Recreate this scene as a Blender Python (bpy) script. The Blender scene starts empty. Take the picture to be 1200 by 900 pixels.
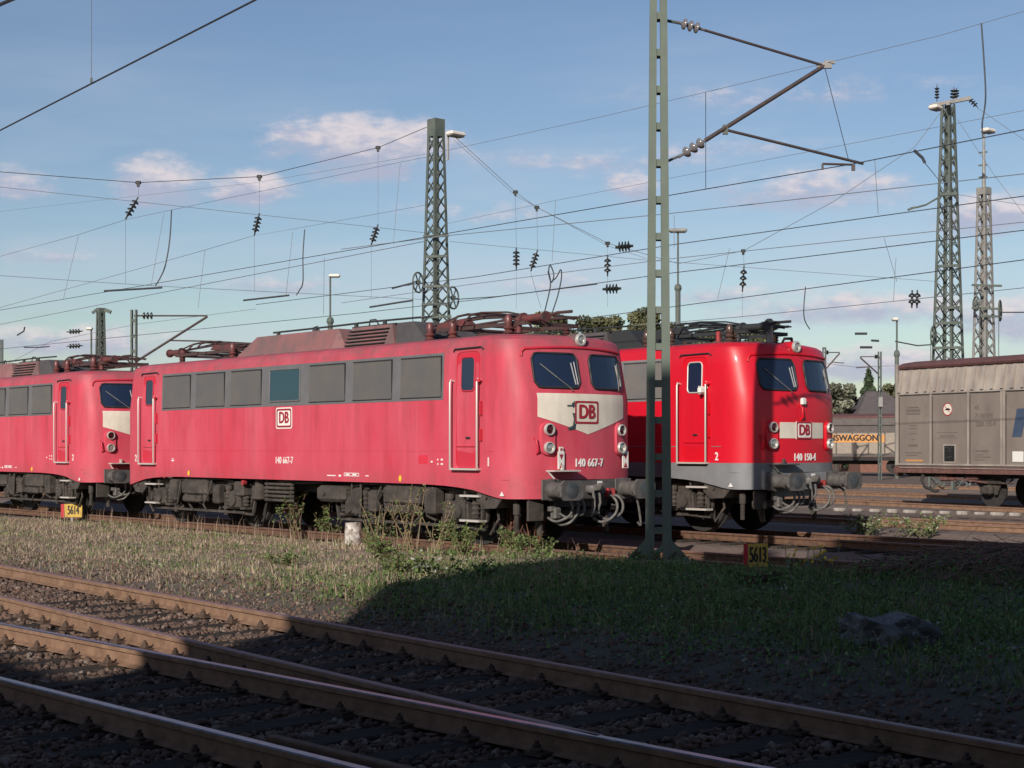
import bpy, bmesh, math, random
import numpy as np
from mathutils import Vector, Matrix
R = math.radians
rnd = random.Random(7)
rng = np.random.default_rng(11)
SC = bpy.context.scene
COL = SC.collection

# ------------------------------------------------------------------ camera, sky, sun, exposure
CAM_H, FPX = 1.75, 1790.0
cd = bpy.data.cameras.new('camera'); cam = bpy.data.objects.new('camera', cd); COL.objects.link(cam)
cam.location = (0, 0, CAM_H); cam.rotation_euler = (R(90), 0, 0)
cd.sensor_width = 36; cd.lens = 36 * FPX / 1200; cd.shift_y = 75 / 1200
cd.clip_start = 0.1; cd.clip_end = 9000
SC.camera = cam
SUN_DIR = Vector((0.38, 1.0, -0.482)).normalized()      # the way the light travels
SUN_EL = math.asin(-SUN_DIR.z)
W = bpy.data.worlds.new('World'); SC.world = W; W.use_nodes = True
sd = bpy.data.lights.new('sun', 'SUN'); sd.energy = 4.8; sd.angle = R(0.5); sd.color = (1.0, 0.92, 0.82)
so = bpy.data.objects.new('sun', sd); COL.objects.link(so); so.location = (-5, -30, 40)
so.rotation_euler = SUN_DIR.to_track_quat('-Z', 'Y').to_euler()
SC.view_settings.view_transform = 'Standard'; SC.view_settings.look = 'None'
SC.view_settings.exposure = 0.0; SC.view_settings.gamma = 1.0
SC.view_settings.use_curve_mapping = False
SKY_STRENGTH = 0.096

def build_world():
    nt = W.node_tree; nt.nodes.clear(); L = nt.links
    def N(t, **k):
        n = nt.nodes.new(t)
        for a, b in k.items(): setattr(n, a, b)
        return n
    def M(op, a, b=None, c=None, clamp=False):
        n = N('ShaderNodeMath', operation=op); n.use_clamp = clamp
        for i, v in enumerate((a, b, c)):
            if v is None: continue
            if isinstance(v, (int, float)): n.inputs[i].default_value = v
            else: L.new(v, n.inputs[i])
        return n.outputs[0]
    out = N('ShaderNodeOutputWorld'); bg = N('ShaderNodeBackground'); bg.inputs['Strength'].default_value = SKY_STRENGTH
    L.new(bg.outputs[0], out.inputs[0])
    sky = N('ShaderNodeTexSky', sky_type='NISHITA'); sky.sun_disc = False
    sky.sun_elevation = SUN_EL; sky.sun_rotation = math.atan2(-SUN_DIR.x, -SUN_DIR.y)
    sky.air_density = 1.0; sky.dust_density = 0.8; sky.ozone_density = 1.6
    tc = N('ShaderNodeTexCoord'); sx = N('ShaderNodeSeparateXYZ'); L.new(tc.outputs['Generated'], sx.inputs[0])
    az = M('ARCTAN2', sx.outputs[0], sx.outputs[1]); el = M('ARCSINE', sx.outputs[2])
    def noise(vec, scale, detail=6, rough=.55):
        n = N('ShaderNodeTexNoise'); n.inputs['Scale'].default_value = scale
        n.inputs['Detail'].default_value = detail; n.inputs['Roughness'].default_value = rough
        L.new(vec, n.inputs['Vector']); return n.outputs['Fac']
    cv = N('ShaderNodeCombineXYZ'); L.new(az, cv.inputs[0]); L.new(M('MULTIPLY', el, 1.9), cv.inputs[1])
    n1 = noise(cv.outputs[0], 26, 7, .6)
    cv2 = N('ShaderNodeCombineXYZ'); L.new(az, cv2.inputs[0]); L.new(M('MULTIPLY', el, 2.4), cv2.inputs[1]); cv2.inputs[2].default_value = 3.3
    n2 = noise(cv2.outputs[0], 60, 6, .62)
    fb = M('ADD', M('MULTIPLY', n1, .7), M('MULTIPLY', n2, .3))
    # cumulus heads: pixel centre of the cloud, half width, half height, weight
    clouds = [(190, 214, 52, 30, 1.15), (292, 222, 52, 22, .95), (425, 168, 112, 32, 1.2), (430, 196, 80, 24, .7), (22, 215, 45, 20, .7),
              (738, 220, 36, 17, .85), (955, 222, 110, 25, .8), (1190, 250, 90, 24, 1.1), (1010, 362, 150, 20, .85),
              (1190, 372, 100, 26, .8), (640, 335, 90, 14, .5), (700, 190, 170, 16, .42), (920, 110, 220, 18, .36), (560, 250, 120, 14, .4), (840, 175, 120, 12, .4), (330, 335, 75, 14, .55), (80, 400, 150, 20, .8),
              (60, 300, 60, 10, .5), (190, 330, 40, 9, .4), (880, 345, 110, 14, .5), (1000, 425, 130, 22, .8), (600, 420, 200, 20, .5)]
    mask = None; hh = None
    for px, py, hw, hv, w in clouds:
        a = math.atan((px - 600) / FPX); e = math.atan((525 - py) / FPX * math.cos(a))
        dx = M('MULTIPLY', M('SUBTRACT', az, a), FPX / hw); dy = M('MULTIPLY', M('SUBTRACT', el, e), FPX / hv)
        r = M('SQRT', M('ADD', M('MULTIPLY', dx, dx), M('MULTIPLY', dy, dy)))
        m = M('MULTIPLY', M('SUBTRACT', 1.35, r, clamp=True), w)
        h = M('MULTIPLY', m, M('ADD', dy, M('MULTIPLY', dx, .15)))
        mask = m if mask is None else M('MAXIMUM', mask, m)
        hh = h if hh is None else M('ADD', hh, h)
    dens = M('ADD', mask, M('MULTIPLY', M('SUBTRACT', fb, .5), 3.4))
    mr = N('ShaderNodeMapRange', interpolation_type='SMOOTHSTEP'); L.new(dens, mr.inputs['Value'])
    mr.inputs['From Min'].default_value = -.05; mr.inputs['From Max'].default_value = 1.05
    gate = N('ShaderNodeMapRange'); L.new(mask, gate.inputs['Value']); gate.inputs['From Max'].default_value = .4
    cden = M('MULTIPLY', M('MULTIPLY', mr.outputs[0], gate.outputs[0]), .88)
    # thin high veil
    cv3 = N('ShaderNodeCombineXYZ'); L.new(M('ADD', az, M('MULTIPLY', el, -1.6)), cv3.inputs[0]); L.new(M('MULTIPLY', el, 5.5), cv3.inputs[1]); cv3.inputs[2].default_value = 9.1
    v = noise(cv3.outputs[0], 6, 5, .5)
    mv = N('ShaderNodeMapRange'); L.new(v, mv.inputs['Value']); mv.inputs['From Min'].default_value = .42; mv.inputs['From Max'].default_value = .8
    lowv = N('ShaderNodeMapRange'); L.new(el, lowv.inputs['Value']); lowv.inputs['From Min'].default_value = .30; lowv.inputs['From Max'].default_value = .05
    veil = M('MULTIPLY', M('MULTIPLY', mv.outputs[0], lowv.outputs[0]), .8, clamp=True)
    hs = N('ShaderNodeHueSaturation'); L.new(sky.outputs[0], hs.inputs['Color']); hs.inputs['Saturation'].default_value = 1.06; hs.inputs['Value'].default_value = 1.0; hs.inputs['Hue'].default_value = .507
    mx = N('ShaderNodeMix', data_type='RGBA'); L.new(veil, mx.inputs['Factor']); L.new(hs.outputs[0], mx.inputs[6])
    mx.inputs[7].default_value = (CLOUD * .78, CLOUD * .86, CLOUD * 1.02, 1)
    hr = N('ShaderNodeMapRange', interpolation_type='SMOOTHSTEP'); L.new(M('ADD', hh, M('MULTIPLY', M('SUBTRACT', n2, .5), 2.2)), hr.inputs['Value'])
    hr.inputs['From Min'].default_value = -.35; hr.inputs['From Max'].default_value = .6
    cc = N('ShaderNodeMix', data_type='RGBA'); L.new(hr.outputs[0], cc.inputs['Factor'])
    cc.inputs[6].default_value = (CLOUD * .64, CLOUD * .67, CLOUD * .86, 1); cc.inputs[7].default_value = (CLOUD * 1.12, CLOUD * 1.0, CLOUD * 1.02, 1)
    m2 = N('ShaderNodeMix', data_type='RGBA'); L.new(cden, m2.inputs['Factor']); L.new(mx.outputs[2], m2.inputs[6]); L.new(cc.outputs[2], m2.inputs[7])
    zen = N('ShaderNodeMapRange', interpolation_type='SMOOTHSTEP'); L.new(el, zen.inputs['Value'])
    zen.inputs['From Min'].default_value = .22; zen.inputs['From Max'].default_value = .75; zen.inputs['To Min'].default_value = 1.0; zen.inputs['To Max'].default_value = .82
    m3 = N('ShaderNodeMix', data_type='RGBA', blend_type='MULTIPLY'); m3.inputs['Factor'].default_value = 1; L.new(m2.outputs[2], m3.inputs[6]); L.new(zen.outputs[0], m3.inputs[7])
    L.new(m3.outputs[2], bg.inputs['Color'])
CLOUD = 0.70 / SKY_STRENGTH
build_world()

# ------------------------------------------------------------------ helpers
def mat(name, col, rough=.7, metal=0.0, col2=None, scale=4.0, detail=5, bump=0.0, stretch=None, lo=.35, hi=.65, spec=.5, col3=None, scale3=1.0, attr=None, coat=0, bscale=None, lo3=.5, hi3=.7):
    m = bpy.data.materials.new(name); m.use_nodes = True; nt = m.node_tree; L = nt.links
    b = nt.nodes['Principled BSDF']; b.inputs['Roughness'].default_value = rough; b.inputs['Metallic'].default_value = metal
    b.inputs['Specular IOR Level'].default_value = spec
    if coat: b.inputs['Coat Weight'].default_value = coat; b.inputs['Coat Roughness'].default_value = .12
    c4 = lambda c: (c[0], c[1], c[2], 1)
    b.inputs['Base Color'].default_value = c4(col)
    if attr:
        a = nt.nodes.new('ShaderNodeVertexColor'); a.layer_name = attr; L.new(a.outputs[0], b.inputs['Base Color'])
        return m
    tc = nt.nodes.new('ShaderNodeTexCoord'); vec = tc.outputs['Object']
    def noise(sc, det, st=None, off=0.0):
        mp = nt.nodes.new('ShaderNodeMapping'); L.new(vec, mp.inputs[0])
        if st: mp.inputs['Scale'].default_value = st
        mp.inputs['Location'].default_value = (off, off * .7, off * 1.3)
        n = nt.nodes.new('ShaderNodeTexNoise'); n.inputs['Scale'].default_value = sc; n.inputs['Detail'].default_value = det; n.inputs['Roughness'].default_value = .6
        L.new(mp.outputs[0], n.inputs['Vector']); return n.outputs['Fac']
    cur = None
    if col2 is not None:
        f = noise(scale, detail, stretch)
        mr = nt.nodes.new('ShaderNodeMapRange'); L.new(f, mr.inputs['Value']); mr.inputs['From Min'].default_value = lo; mr.inputs['From Max'].default_value = hi
        mx = nt.nodes.new('ShaderNodeMix'); mx.data_type = 'RGBA'; L.new(mr.outputs[0], mx.inputs['Factor'])
        mx.inputs[6].default_value = c4(col); mx.inputs[7].default_value = c4(col2); cur = mx.outputs[2]
        if col3 is not None:
            f3 = noise(scale3, 6, stretch, 5.2)
            mr3 = nt.nodes.new('ShaderNodeMapRange'); L.new(f3, mr3.inputs['Value']); mr3.inputs['From Min'].default_value = lo3; mr3.inputs['From Max'].default_value = hi3
            mx3 = nt.nodes.new('ShaderNodeMix'); mx3.data_type = 'RGBA'; L.new(mr3.outputs[0], mx3.inputs['Factor'])
            L.new(cur, mx3.inputs[6]); mx3.inputs[7].default_value = c4(col3); cur = mx3.outputs[2]
        L.new(cur, b.inputs['Base Color'])
    if bump:
        f = noise(bscale or scale * 3, 6)
        bp = nt.nodes.new('ShaderNodeBump'); bp.inputs['Strength'].default_value = bump; bp.inputs['Distance'].default_value = .02
        L.new(f, bp.inputs['Height']); L.new(bp.outputs[0], b.inputs['Normal'])
    return m

class MB:
    """collects solids; build() links them as ONE mesh object"""
    def __init__(s): s.v = []; s.f = []; s.mi = []
    def add(s, vs, fs, mi=0):
        o = len(s.v); s.v += [tuple(p) for p in vs]; s.f += [tuple(i + o for i in f) for f in fs]; s.mi += [mi] * len(fs); return s
    def box(s, c, d, rot=None, mi=0, taper=1.0, bev=0.0):
        x, y, z = d[0] / 2, d[1] / 2, d[2] / 2
        if bev:
            b = min(bev, x * .9, y * .9, z * .9); P = []
            for zz, k in ((-z, b), (-z + b, 0), (z - b, 0), (z, b)):
                X, Y = x - k, y - k
                P.append([(-X + b, -Y, zz), (X - b, -Y, zz), (X, -Y + b, zz), (X, Y - b, zz), (X - b, Y, zz), (-X + b, Y, zz), (-X, Y - b, zz), (-X, -Y + b, zz)])
            vs = [p for r in P for p in r]; fs = [tuple(range(7, -1, -1)), tuple(range(24, 32))]
            for k in range(3):
                for i in range(8): j = (i + 1) % 8; fs.append((k * 8 + i, k * 8 + j, k * 8 + 8 + j, k * 8 + 8 + i))
        else:
            t = taper
            vs = [(-x, -y, -z), (x, -y, -z), (x, y, -z), (-x, y, -z), (-x * t, -y * t, z), (x * t, -y * t, z), (x * t, y * t, z), (-x * t, y * t, z)]
            fs = [(3, 2, 1, 0), (4, 5, 6, 7), (0, 1, 5, 4), (1, 2, 6, 5), (2, 3, 7, 6), (3, 0, 4, 7)]
        c = Vector(c)
        if rot is not None: vs = [rot @ Vector(p) for p in vs]
        return s.add([Vector(p) + c for p in vs], fs, mi)
    @staticmethod
    def frame(d):
        d = Vector(d).normalized(); u = d.cross(Vector((0, 0, 1)))
        if u.length < 1e-4: u = Vector((1, 0, 0))
        u.normalize(); return u, u.cross(d)
    def bar(s, p, q, w, h=None, mi=0):
        p, q = Vector(p), Vector(q); h = h or w; u, v = s.frame(q - p); vs = []
        for b in (p, q):
            for i, j in ((-1, -1), (1, -1), (1, 1), (-1, 1)): vs.append(b + u * (i * w / 2) + v * (j * h / 2))
        return s.add(vs, [(3, 2, 1, 0), (4, 5, 6, 7), (0, 1, 5, 4), (1, 2, 6, 5), (2, 3, 7, 6), (3, 0, 4, 7)], mi)
    def tube(s, pts, r, n=6, mi=0, r2=None, cap=True):
        pts = [Vector(p) for p in pts]; m = len(pts); vs = []
        u = None
        for k, p in enumerate(pts):
            d = (pts[min(k + 1, m - 1)] - pts[max(k - 1, 0)]).normalized()
            if u is None: u, _ = s.frame(d)
            u = (u - d * u.dot(d)); u = u.normalized() if u.length > 1e-6 else s.frame(d)[0]
            v = d.cross(u); rr = r if r2 is None else r + (r2 - r) * k / max(1, m - 1)
            for i in range(n):
                a = 2 * math.pi * i / n; vs.append(p + u * (rr * math.cos(a)) + v * (rr * math.sin(a)))
        fs = [(k * n + i, k * n + (i + 1) % n, (k + 1) * n + (i + 1) % n, (k + 1) * n + i) for k in range(m - 1) for i in range(n)]
        if cap: fs += [tuple(range(n - 1, -1, -1)), tuple(range((m - 1) * n, m * n))]
        return s.add(vs, fs, mi)
    def cyl(s, p, q, r, r2=None, n=16, mi=0): return s.tube([p, q], r, n, mi, r2)
    def lathe(s, p, d, prof, n=16, mi=0):
        """prof: (distance along d, radius)"""
        p = Vector(p); d = Vector(d).normalized(); u, _ = s.frame(d); v = d.cross(u); vs = []
        for t, r in prof:
            for i in range(n):
                a = 2 * math.pi * i / n; vs.append(p + d * t + u * (r * math.cos(a)) + v * (r * math.sin(a)))
        m = len(prof)
        fs = [(k * n + i, k * n + (i + 1) % n, (k + 1) * n + (i + 1) % n, (k + 1) * n + i) for k in range(m - 1) for i in range(n)]
        fs += [tuple(range(n - 1, -1, -1)), tuple(range((m - 1) * n, m * n))]
        return s.add(vs, fs, mi)
    def prism(s, poly, o, u, v, w, mi=0):
        """2D polygon in axes u,v from origin o, extruded by vector w"""
        o, u, v, w = Vector(o), Vector(u), Vector(v), Vector(w); n = len(poly)
        a = [o + u * x + v * y for x, y in poly]; b = [p + w for p in a]
        return s.add(a + b, [tuple(range(n - 1, -1, -1)), tuple(range(n, 2 * n))] + [(i, (i + 1) % n, n + (i + 1) % n, n + i) for i in range(n)], mi)
    def build(s, name, m, parent=None, smooth=None, fix=True):
        me = bpy.data.meshes.new(name); me.from_pydata(s.v, [], s.f)
        ms = m if isinstance(m, (list, tuple)) else [m]
        for k in ms: me.materials.append(k)
        if len(ms) > 1: me.polygons.foreach_set('material_index', s.mi)
        if fix:
            bm = bmesh.new(); bm.from_mesh(me); bmesh.ops.recalc_face_normals(bm, faces=bm.faces); bm.to_mesh(me); bm.free()
        if smooth is not None:
            me.polygons.foreach_set('use_smooth', [True] * len(me.polygons)); me.set_sharp_from_angle(angle=R(smooth))
        me.update(); o = bpy.data.objects.new(name, me); COL.objects.link(o)
        if parent: o.parent = parent
        return o

def tag(o, label=None, cat=None, group=None, kind=None):
    if label: o['label'] = label
    if cat: o['category'] = cat
    if group: o['group'] = group
    if kind: o['kind'] = kind
    return o
def empty(name, loc=(0, 0, 0), rz=0, label=None, cat=None, group=None):
    o = bpy.data.objects.new(name, None); COL.objects.link(o); o.location = loc; o.rotation_euler = (0, 0, rz)
    o.empty_display_size = .3; return tag(o, label, cat, group)
def at(px, py, Y):
    """point seen at a pixel of the photo at a distance Y in front of the camera"""
    return Vector(((px - 600) / FPX * Y, Y, CAM_H + (525 - py) / FPX * Y))
def ground_at(px, py, z):
    Y = (CAM_H - z) * FPX / (py - 525.0); return Vector(((px - 600) / FPX * Y, Y, z))
def big_mesh(name, v, f, m, kind='stuff', col=None, smooth=False):
    """large triangle/quad meshes out of numpy arrays"""
    me = bpy.data.meshes.new(name); nf, k = f.shape
    me.vertices.add(len(v)); me.vertices.foreach_set('co', v.astype(np.float32).ravel())
    me.loops.add(nf * k); me.loops.foreach_set('vertex_index', f.astype(np.int32).ravel())
    me.polygons.add(nf); me.polygons.foreach_set('loop_start', np.arange(0, nf * k, k, dtype=np.int32))
    if smooth: me.polygons.foreach_set('use_smooth', np.ones(nf, bool))
    me.materials.append(m)
    if col is not None:
        a = me.color_attributes.new('Col', 'FLOAT_COLOR', 'POINT')
        a.data.foreach_set('color', np.concatenate([col, np.ones((len(col), 1))], 1).astype(np.float32).ravel())
    me.update(calc_edges=True); me.validate()
    o = bpy.data.objects.new(name, me); COL.objects.link(o)
    if kind: o['kind'] = kind
    return o
def text_polys(txt, size, extrude=.004, sx=1.0, shear=0.0, space=1.0):
    c = bpy.data.curves.new('lettering', 'FONT'); c.body = txt; c.size = size; c.extrude = extrude
    c.align_x = 'CENTER'; c.align_y = 'CENTER'; c.shear = shear; c.space_character = space; c.resolution_u = 3
    o = bpy.data.objects.new('lettering', c); COL.objects.link(o)
    dg = bpy.context.evaluated_depsgraph_get(); me = bpy.data.meshes.new_from_object(o.evaluated_get(dg))
    v = [(p.co.x * sx, p.co.y, p.co.z) for p in me.vertices]; f = [tuple(p.vertices) for p in me.polygons]
    bpy.data.objects.remove(o); bpy.data.curves.remove(c); bpy.data.meshes.remove(me)
    return v, f
def lettering(mb, txt, size, mapf, sx=1.0, bold=0.0, mi=0, **k):
    v, f = text_polys(txt, size, sx=sx, **k)
    offs = [(0, 0)] if not bold else [(-bold, 0), (bold, 0), (0, bold * .6), (0, -bold * .6)]
    for i, (dx, dy) in enumerate(offs): mb.add([mapf(a + dx, b + dy, c + i * .0006) for a, b, c in v], f, mi)
    return mb
def weather(m, top, low, side):
    """soot washed down from the roof edge, brake dust thrown up on the skirt, run-off streaks"""
    nt = m.node_tree; L = nt.links; b = nt.nodes['Principled BSDF']; src = b.inputs['Base Color'].links[0].from_socket
    tc = nt.nodes.new('ShaderNodeTexCoord'); sp = nt.nodes.new('ShaderNodeSeparateXYZ'); L.new(tc.outputs['Object'], sp.inputs[0])
    def nz(st, sc, lo, hi):
        mp = nt.nodes.new('ShaderNodeMapping'); mp.inputs['Scale'].default_value = st; L.new(tc.outputs['Object'], mp.inputs[0])
        n = nt.nodes.new('ShaderNodeTexNoise'); n.inputs['Scale'].default_value = sc; n.inputs['Detail'].default_value = 7; n.inputs['Roughness'].default_value = .65; L.new(mp.outputs[0], n.inputs['Vector'])
        r = nt.nodes.new('ShaderNodeMapRange'); L.new(n.outputs['Fac'], r.inputs['Value']); r.inputs['From Min'].default_value = lo; r.inputs['From Max'].default_value = hi; return r.outputs[0]
    def band(a, c):
        r = nt.nodes.new('ShaderNodeMapRange'); r.interpolation_type = 'SMOOTHSTEP'; L.new(sp.outputs[2], r.inputs['Value']); r.inputs['From Min'].default_value = a; r.inputs['From Max'].default_value = c; return r.outputs[0]
    def mul(a, c, k):
        n = nt.nodes.new('ShaderNodeMath'); n.operation = 'MULTIPLY'; L.new(a, n.inputs[0])
        if isinstance(c, float): n.inputs[1].default_value = c
        else: L.new(c, n.inputs[1])
        n2 = nt.nodes.new('ShaderNodeMath'); n2.operation = 'MULTIPLY'; L.new(n.outputs[0], n2.inputs[0]); n2.inputs[1].default_value = k; return n2.outputs[0]
    for f, c in ((mul(nz((2.6, 2.6, .22), 2.2, .46, .72), band(.8, 2.6), side[1]), side[0]), (mul(nz((1.4, 1.4, 1.4), 2.0, .25, .62), band(3.28, 3.62), top[1]), top[0]), (mul(nz((1.5, 1.5, 1.0), 2.6, .3, .7), band(1.55, 1.0), low[1]), low[0])):
        mx = nt.nodes.new('ShaderNodeMix'); mx.data_type = 'RGBA'; L.new(f, mx.inputs['Factor']); L.new(src, mx.inputs[6]); mx.inputs[7].default_value = (*c, 1); src = mx.outputs[2]
    L.new(src, b.inputs['Base Color'])
def dense(loop, step=.04):
    out = []
    for i, a in enumerate(loop):
        b = loop[(i + 1) % len(loop)]; n = max(1, int(math.hypot(b[0] - a[0], b[1] - a[1]) / step))
        out += [(a[0] + (b[0] - a[0]) * k / n, a[1] + (b[1] - a[1]) * k / n) for k in range(n)]
    return out
def smooth01(a, b, x):
    t = np.clip((x - a) / (b - a), 0, 1); return t * t * (3 - 2 * t)
def spl(P, n=6):
    P = [Vector(p) for p in P]; out = []
    for i in range(len(P) - 1):
        a, b, c, d = P[max(i - 1, 0)], P[i], P[i + 1], P[min(i + 2, len(P) - 1)]
        for k in range(n): t = k / n; out.append(.5 * ((2 * b) + (c - a) * t + (2 * a - 5 * b + 4 * c - d) * t * t + (3 * b - a - 3 * c + d) * t ** 3))
    return out + [P[-1]]

# ------------------------------------------------------------------ materials
MT = {}
def rail_steel():
    MT['rust'] = mat('rail_rust', (.15, .078, .045), .85, 0, (.085, .045, .03), 9, bump=.25)
    MT['rust_light'] = mat('rail_rust_worn', (.25, .15, .095), .8, 0, (.16, .09, .055), 7, bump=.25)
    MT['polish'] = mat('rail_polish', (.24, .235, .25), .30, .9, (.15, .14, .15), 14)
    MT['rust_top'] = mat('rail_rusty_top', (.26, .16, .15), .55, .3, (.22, .13, .11), 12)
rail_steel()
MT['sleeper'] = mat('tarred_timber', (.032, .028, .026), 1.0, 0, (.07, .055, .046), 6, bump=.6, stretch=(1, 6, 1), spec=.08)
MT['clip'] = mat('fastening_iron', (.10, .06, .04), .85, 0, (.06, .04, .03), 20, bump=.2)
MT['stone'] = mat('ballast_stone', (.15, .092, .066), .95, 0, (.075, .05, .04), 2.3, col3=(.23, .18, .15), scale3=7.0, lo3=.56, hi3=.62)
MT['concrete'] = mat('old_concrete', (.30, .28, .25), .9, 0, (.20, .19, .17), 5, bump=.4)
MT['slab'] = mat('mossy_stone', (.17, .17, .175), .95, 0, (.035, .038, .035), 5, bump=1.0, col3=(.30, .29, .28), scale3=22, lo3=.6, hi3=.66)
MT['grass'] = mat('grass_blades', (1, 1, 1), .85, attr='Col', spec=.15)
MT['leaf'] = mat('weed_leaves', (1, 1, 1), .7, attr='Col', spec=.25)
MT['mast_green'] = mat('mast_paint', (.125, .155, .125), .75, 0, (.105, .13, .108), 3, bump=.05, col3=(.17, .13, .09), scale3=6, lo3=.66, hi3=.74)
MT['tower'] = mat('tower_paint', (.075, .095, .085), .75, 0, (.11, .125, .11), 2)
MT['tower_grey'] = mat('galvanised_steel', (.30, .29, .27), .6, .2, (.22, .21, .20), 3)
MT['wire'] = mat('wire', (.05, .055, .065), .6, .3)
MT['wire_pale'] = mat('pale_wire', (.16, .18, .21), .6, .2)
MT['tube'] = mat('cantilever_tube', (.095, .065, .06), .6, .3, (.06, .05, .05), 5)
MT['porcelain'] = mat('brown_porcelain', (.09, .05, .04), .25, 0)
MT['glassdisc'] = mat('glass_insulator', (.16, .15, .16), .15, 0, spec=.7)
MT['dark_disc'] = mat('dark_insulator', (.02, .022, .022), .3, 0)
MT['lamp'] = mat('lamp_housing', (.72, .66, .60), .5)
MT['lampglass'] = mat('lamp_glass', (.06, .06, .06), .15)
MT['black'] = mat('black_paint', (.012, .012, .012), .6)
MT['white'] = mat('white_paint', (.72, .70, .66), .6)
MT['brick'] = mat('brick', (.22, .10, .07), .9, 0, (.16, .075, .055), 3)

# ------------------------------------------------------------------ ground
F_DIR = np.array([.649, -.76]); N_DIR = np.array([.76, .649])     # along the loco tracks (towards us), across them (away)
def vnoise(x, y, s, seed=0):
    a = seed * 1.7
    return (np.sin(x * s + 1.3 * np.sin(y * s * .7 + a) + a) * np.sin(y * s * 1.1 + 1.1 * np.sin(x * s * .8 - a) + 2 * a)
            + .5 * np.sin(x * s * 2.3 + y * s * 1.9 + a * 3) * np.sin(y * s * 2.7 - x * s * 1.2 + a)) / 1.5
def gh(x, y):
    x = np.asarray(x, float); y = np.asarray(y, float)
    p = .76 * x + .649 * y; k = .649 * (x - 1.37) - .76 * (y - 26.79)
    strip = smooth01(8.6, 10.2, p) * (1 - smooth01(15.6, 17.6, p))
    near = (1 - smooth01(35, 60, np.hypot(x, y)))
    z = -.14 - .10 * smooth01(15.5, 17.5, p)
    z = z + strip * (.13 + .05 * vnoise(x, y, .9, 1) + .02 * vnoise(x, y, 3.1, 2)) * near
    z = z + near * strip * .10 * smooth01(-3, 6, k)
    d = np.hypot((x - 6.6) / 2.6, (y - 18.2) / 1.9)
    z = z + .30 * np.exp(-d ** 2)
    z = z - .10 * smooth01(18, 26, p) * 0
    return z
def build_ground():
    def axis(a, b, st, far):
        v = list(np.arange(a, b + 1e-6, st)); s = st
        hi = [b]
        while hi[-1] < far: s *= 1.35; hi.append(hi[-1] + s)
        s = st; lo = [a]
        while lo[-1] > -far: s *= 1.35; lo.append(lo[-1] - s)
        return np.array(lo[:0:-1] + v + hi[1:])
    xs = axis(-16, 14, .25, 3500); ys = axis(4, 40, .25, 3500)
    X, Y = np.meshgrid(xs, ys); Z = gh(X, Y)
    v = np.stack([X.ravel(), Y.ravel(), Z.ravel()], 1); nx, ny = len(xs), len(ys)
    i, j = np.meshgrid(np.arange(nx - 1), np.arange(ny - 1)); a = (j * nx + i).ravel()
    f = np.stack([a, a + 1, a + nx + 1, a + nx], 1)
    x, y = v[:, 0], v[:, 1]; p = .76 * x + .649 * y
    strip = smooth01(8.9, 10.0, p + .4 * vnoise(x, y, 1.7, 4)) * (1 - smooth01(16.4, 17.4, p + .3 * vnoise(x, y, 1.9, 5)))
    k = .649 * (x - 1.37) - .76 * (y - 26.79)
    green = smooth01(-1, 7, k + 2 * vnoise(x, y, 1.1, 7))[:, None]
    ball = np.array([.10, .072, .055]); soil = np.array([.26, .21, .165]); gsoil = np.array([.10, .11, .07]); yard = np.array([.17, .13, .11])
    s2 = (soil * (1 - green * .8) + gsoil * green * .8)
    c = ball * (1 - strip[:, None]) + s2 * strip[:, None]
    far = smooth01(18.4, 19.6, p)[:, None]; c = c * (1 - far) + yard * far
    foot = np.exp(-((p - 9.35) / .5) ** 2)[:, None]; c = c * (1 - .55 * foot) + np.array([.12, .11, .105]) * .55 * foot
    m = bpy.data.materials.new('ground_soil'); m.use_nodes = True; nt = m.node_tree; L = nt.links; b = nt.nodes['Principled BSDF']
    b.inputs['Roughness'].default_value = .97; b.inputs['Specular IOR Level'].default_value = .1
    at_ = nt.nodes.new('ShaderNodeVertexColor'); at_.layer_name = 'Col'
    tc = nt.nodes.new('ShaderNodeTexCoord')
    def nz(sc, d):
        n = nt.nodes.new('ShaderNodeTexNoise'); n.inputs['Scale'].default_value = sc; n.inputs['Detail'].default_value = d; n.inputs['Roughness'].default_value = .7
        L.new(tc.outputs['Object'], n.inputs['Vector']); return n
    n1 = nz(3.0, 8); n2 = nz(30, 6)
    def mm(o, x_, y_):
        n = nt.nodes.new('ShaderNodeMath'); n.operation = o
        for q, t in enumerate((x_, y_)):
            if isinstance(t, (int, float)): n.inputs[q].default_value = t
            else: L.new(t, n.inputs[q])
        return n.outputs[0]
    fac = mm('MULTIPLY', mm('ADD', mm('MULTIPLY', n1.outputs['Fac'], 1.1), .45), mm('ADD', mm('MULTIPLY', n2.outputs['Fac'], 1.3), .35))
    mx = nt.nodes.new('ShaderNodeMix'); mx.data_type = 'RGBA'; mx.blend_type = 'MULTIPLY'; mx.inputs['Factor'].default_value = 1
    L.new(at_.outputs[0], mx.inputs[6]); L.new(fac, mx.inputs[7]); L.new(mx.outputs[2], b.inputs['Base Color'])
    bp = nt.nodes.new('ShaderNodeBump'); bp.inputs['Strength'].default_value = .8; bp.inputs['Distance'].default_value = .03
    L.new(n2.outputs['Fac'], bp.inputs['Height']); L.new(bp.outputs[0], b.inputs['Normal'])
    big_mesh('ground', v, f, m, 'structure', c, smooth=True)
build_ground()

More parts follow.
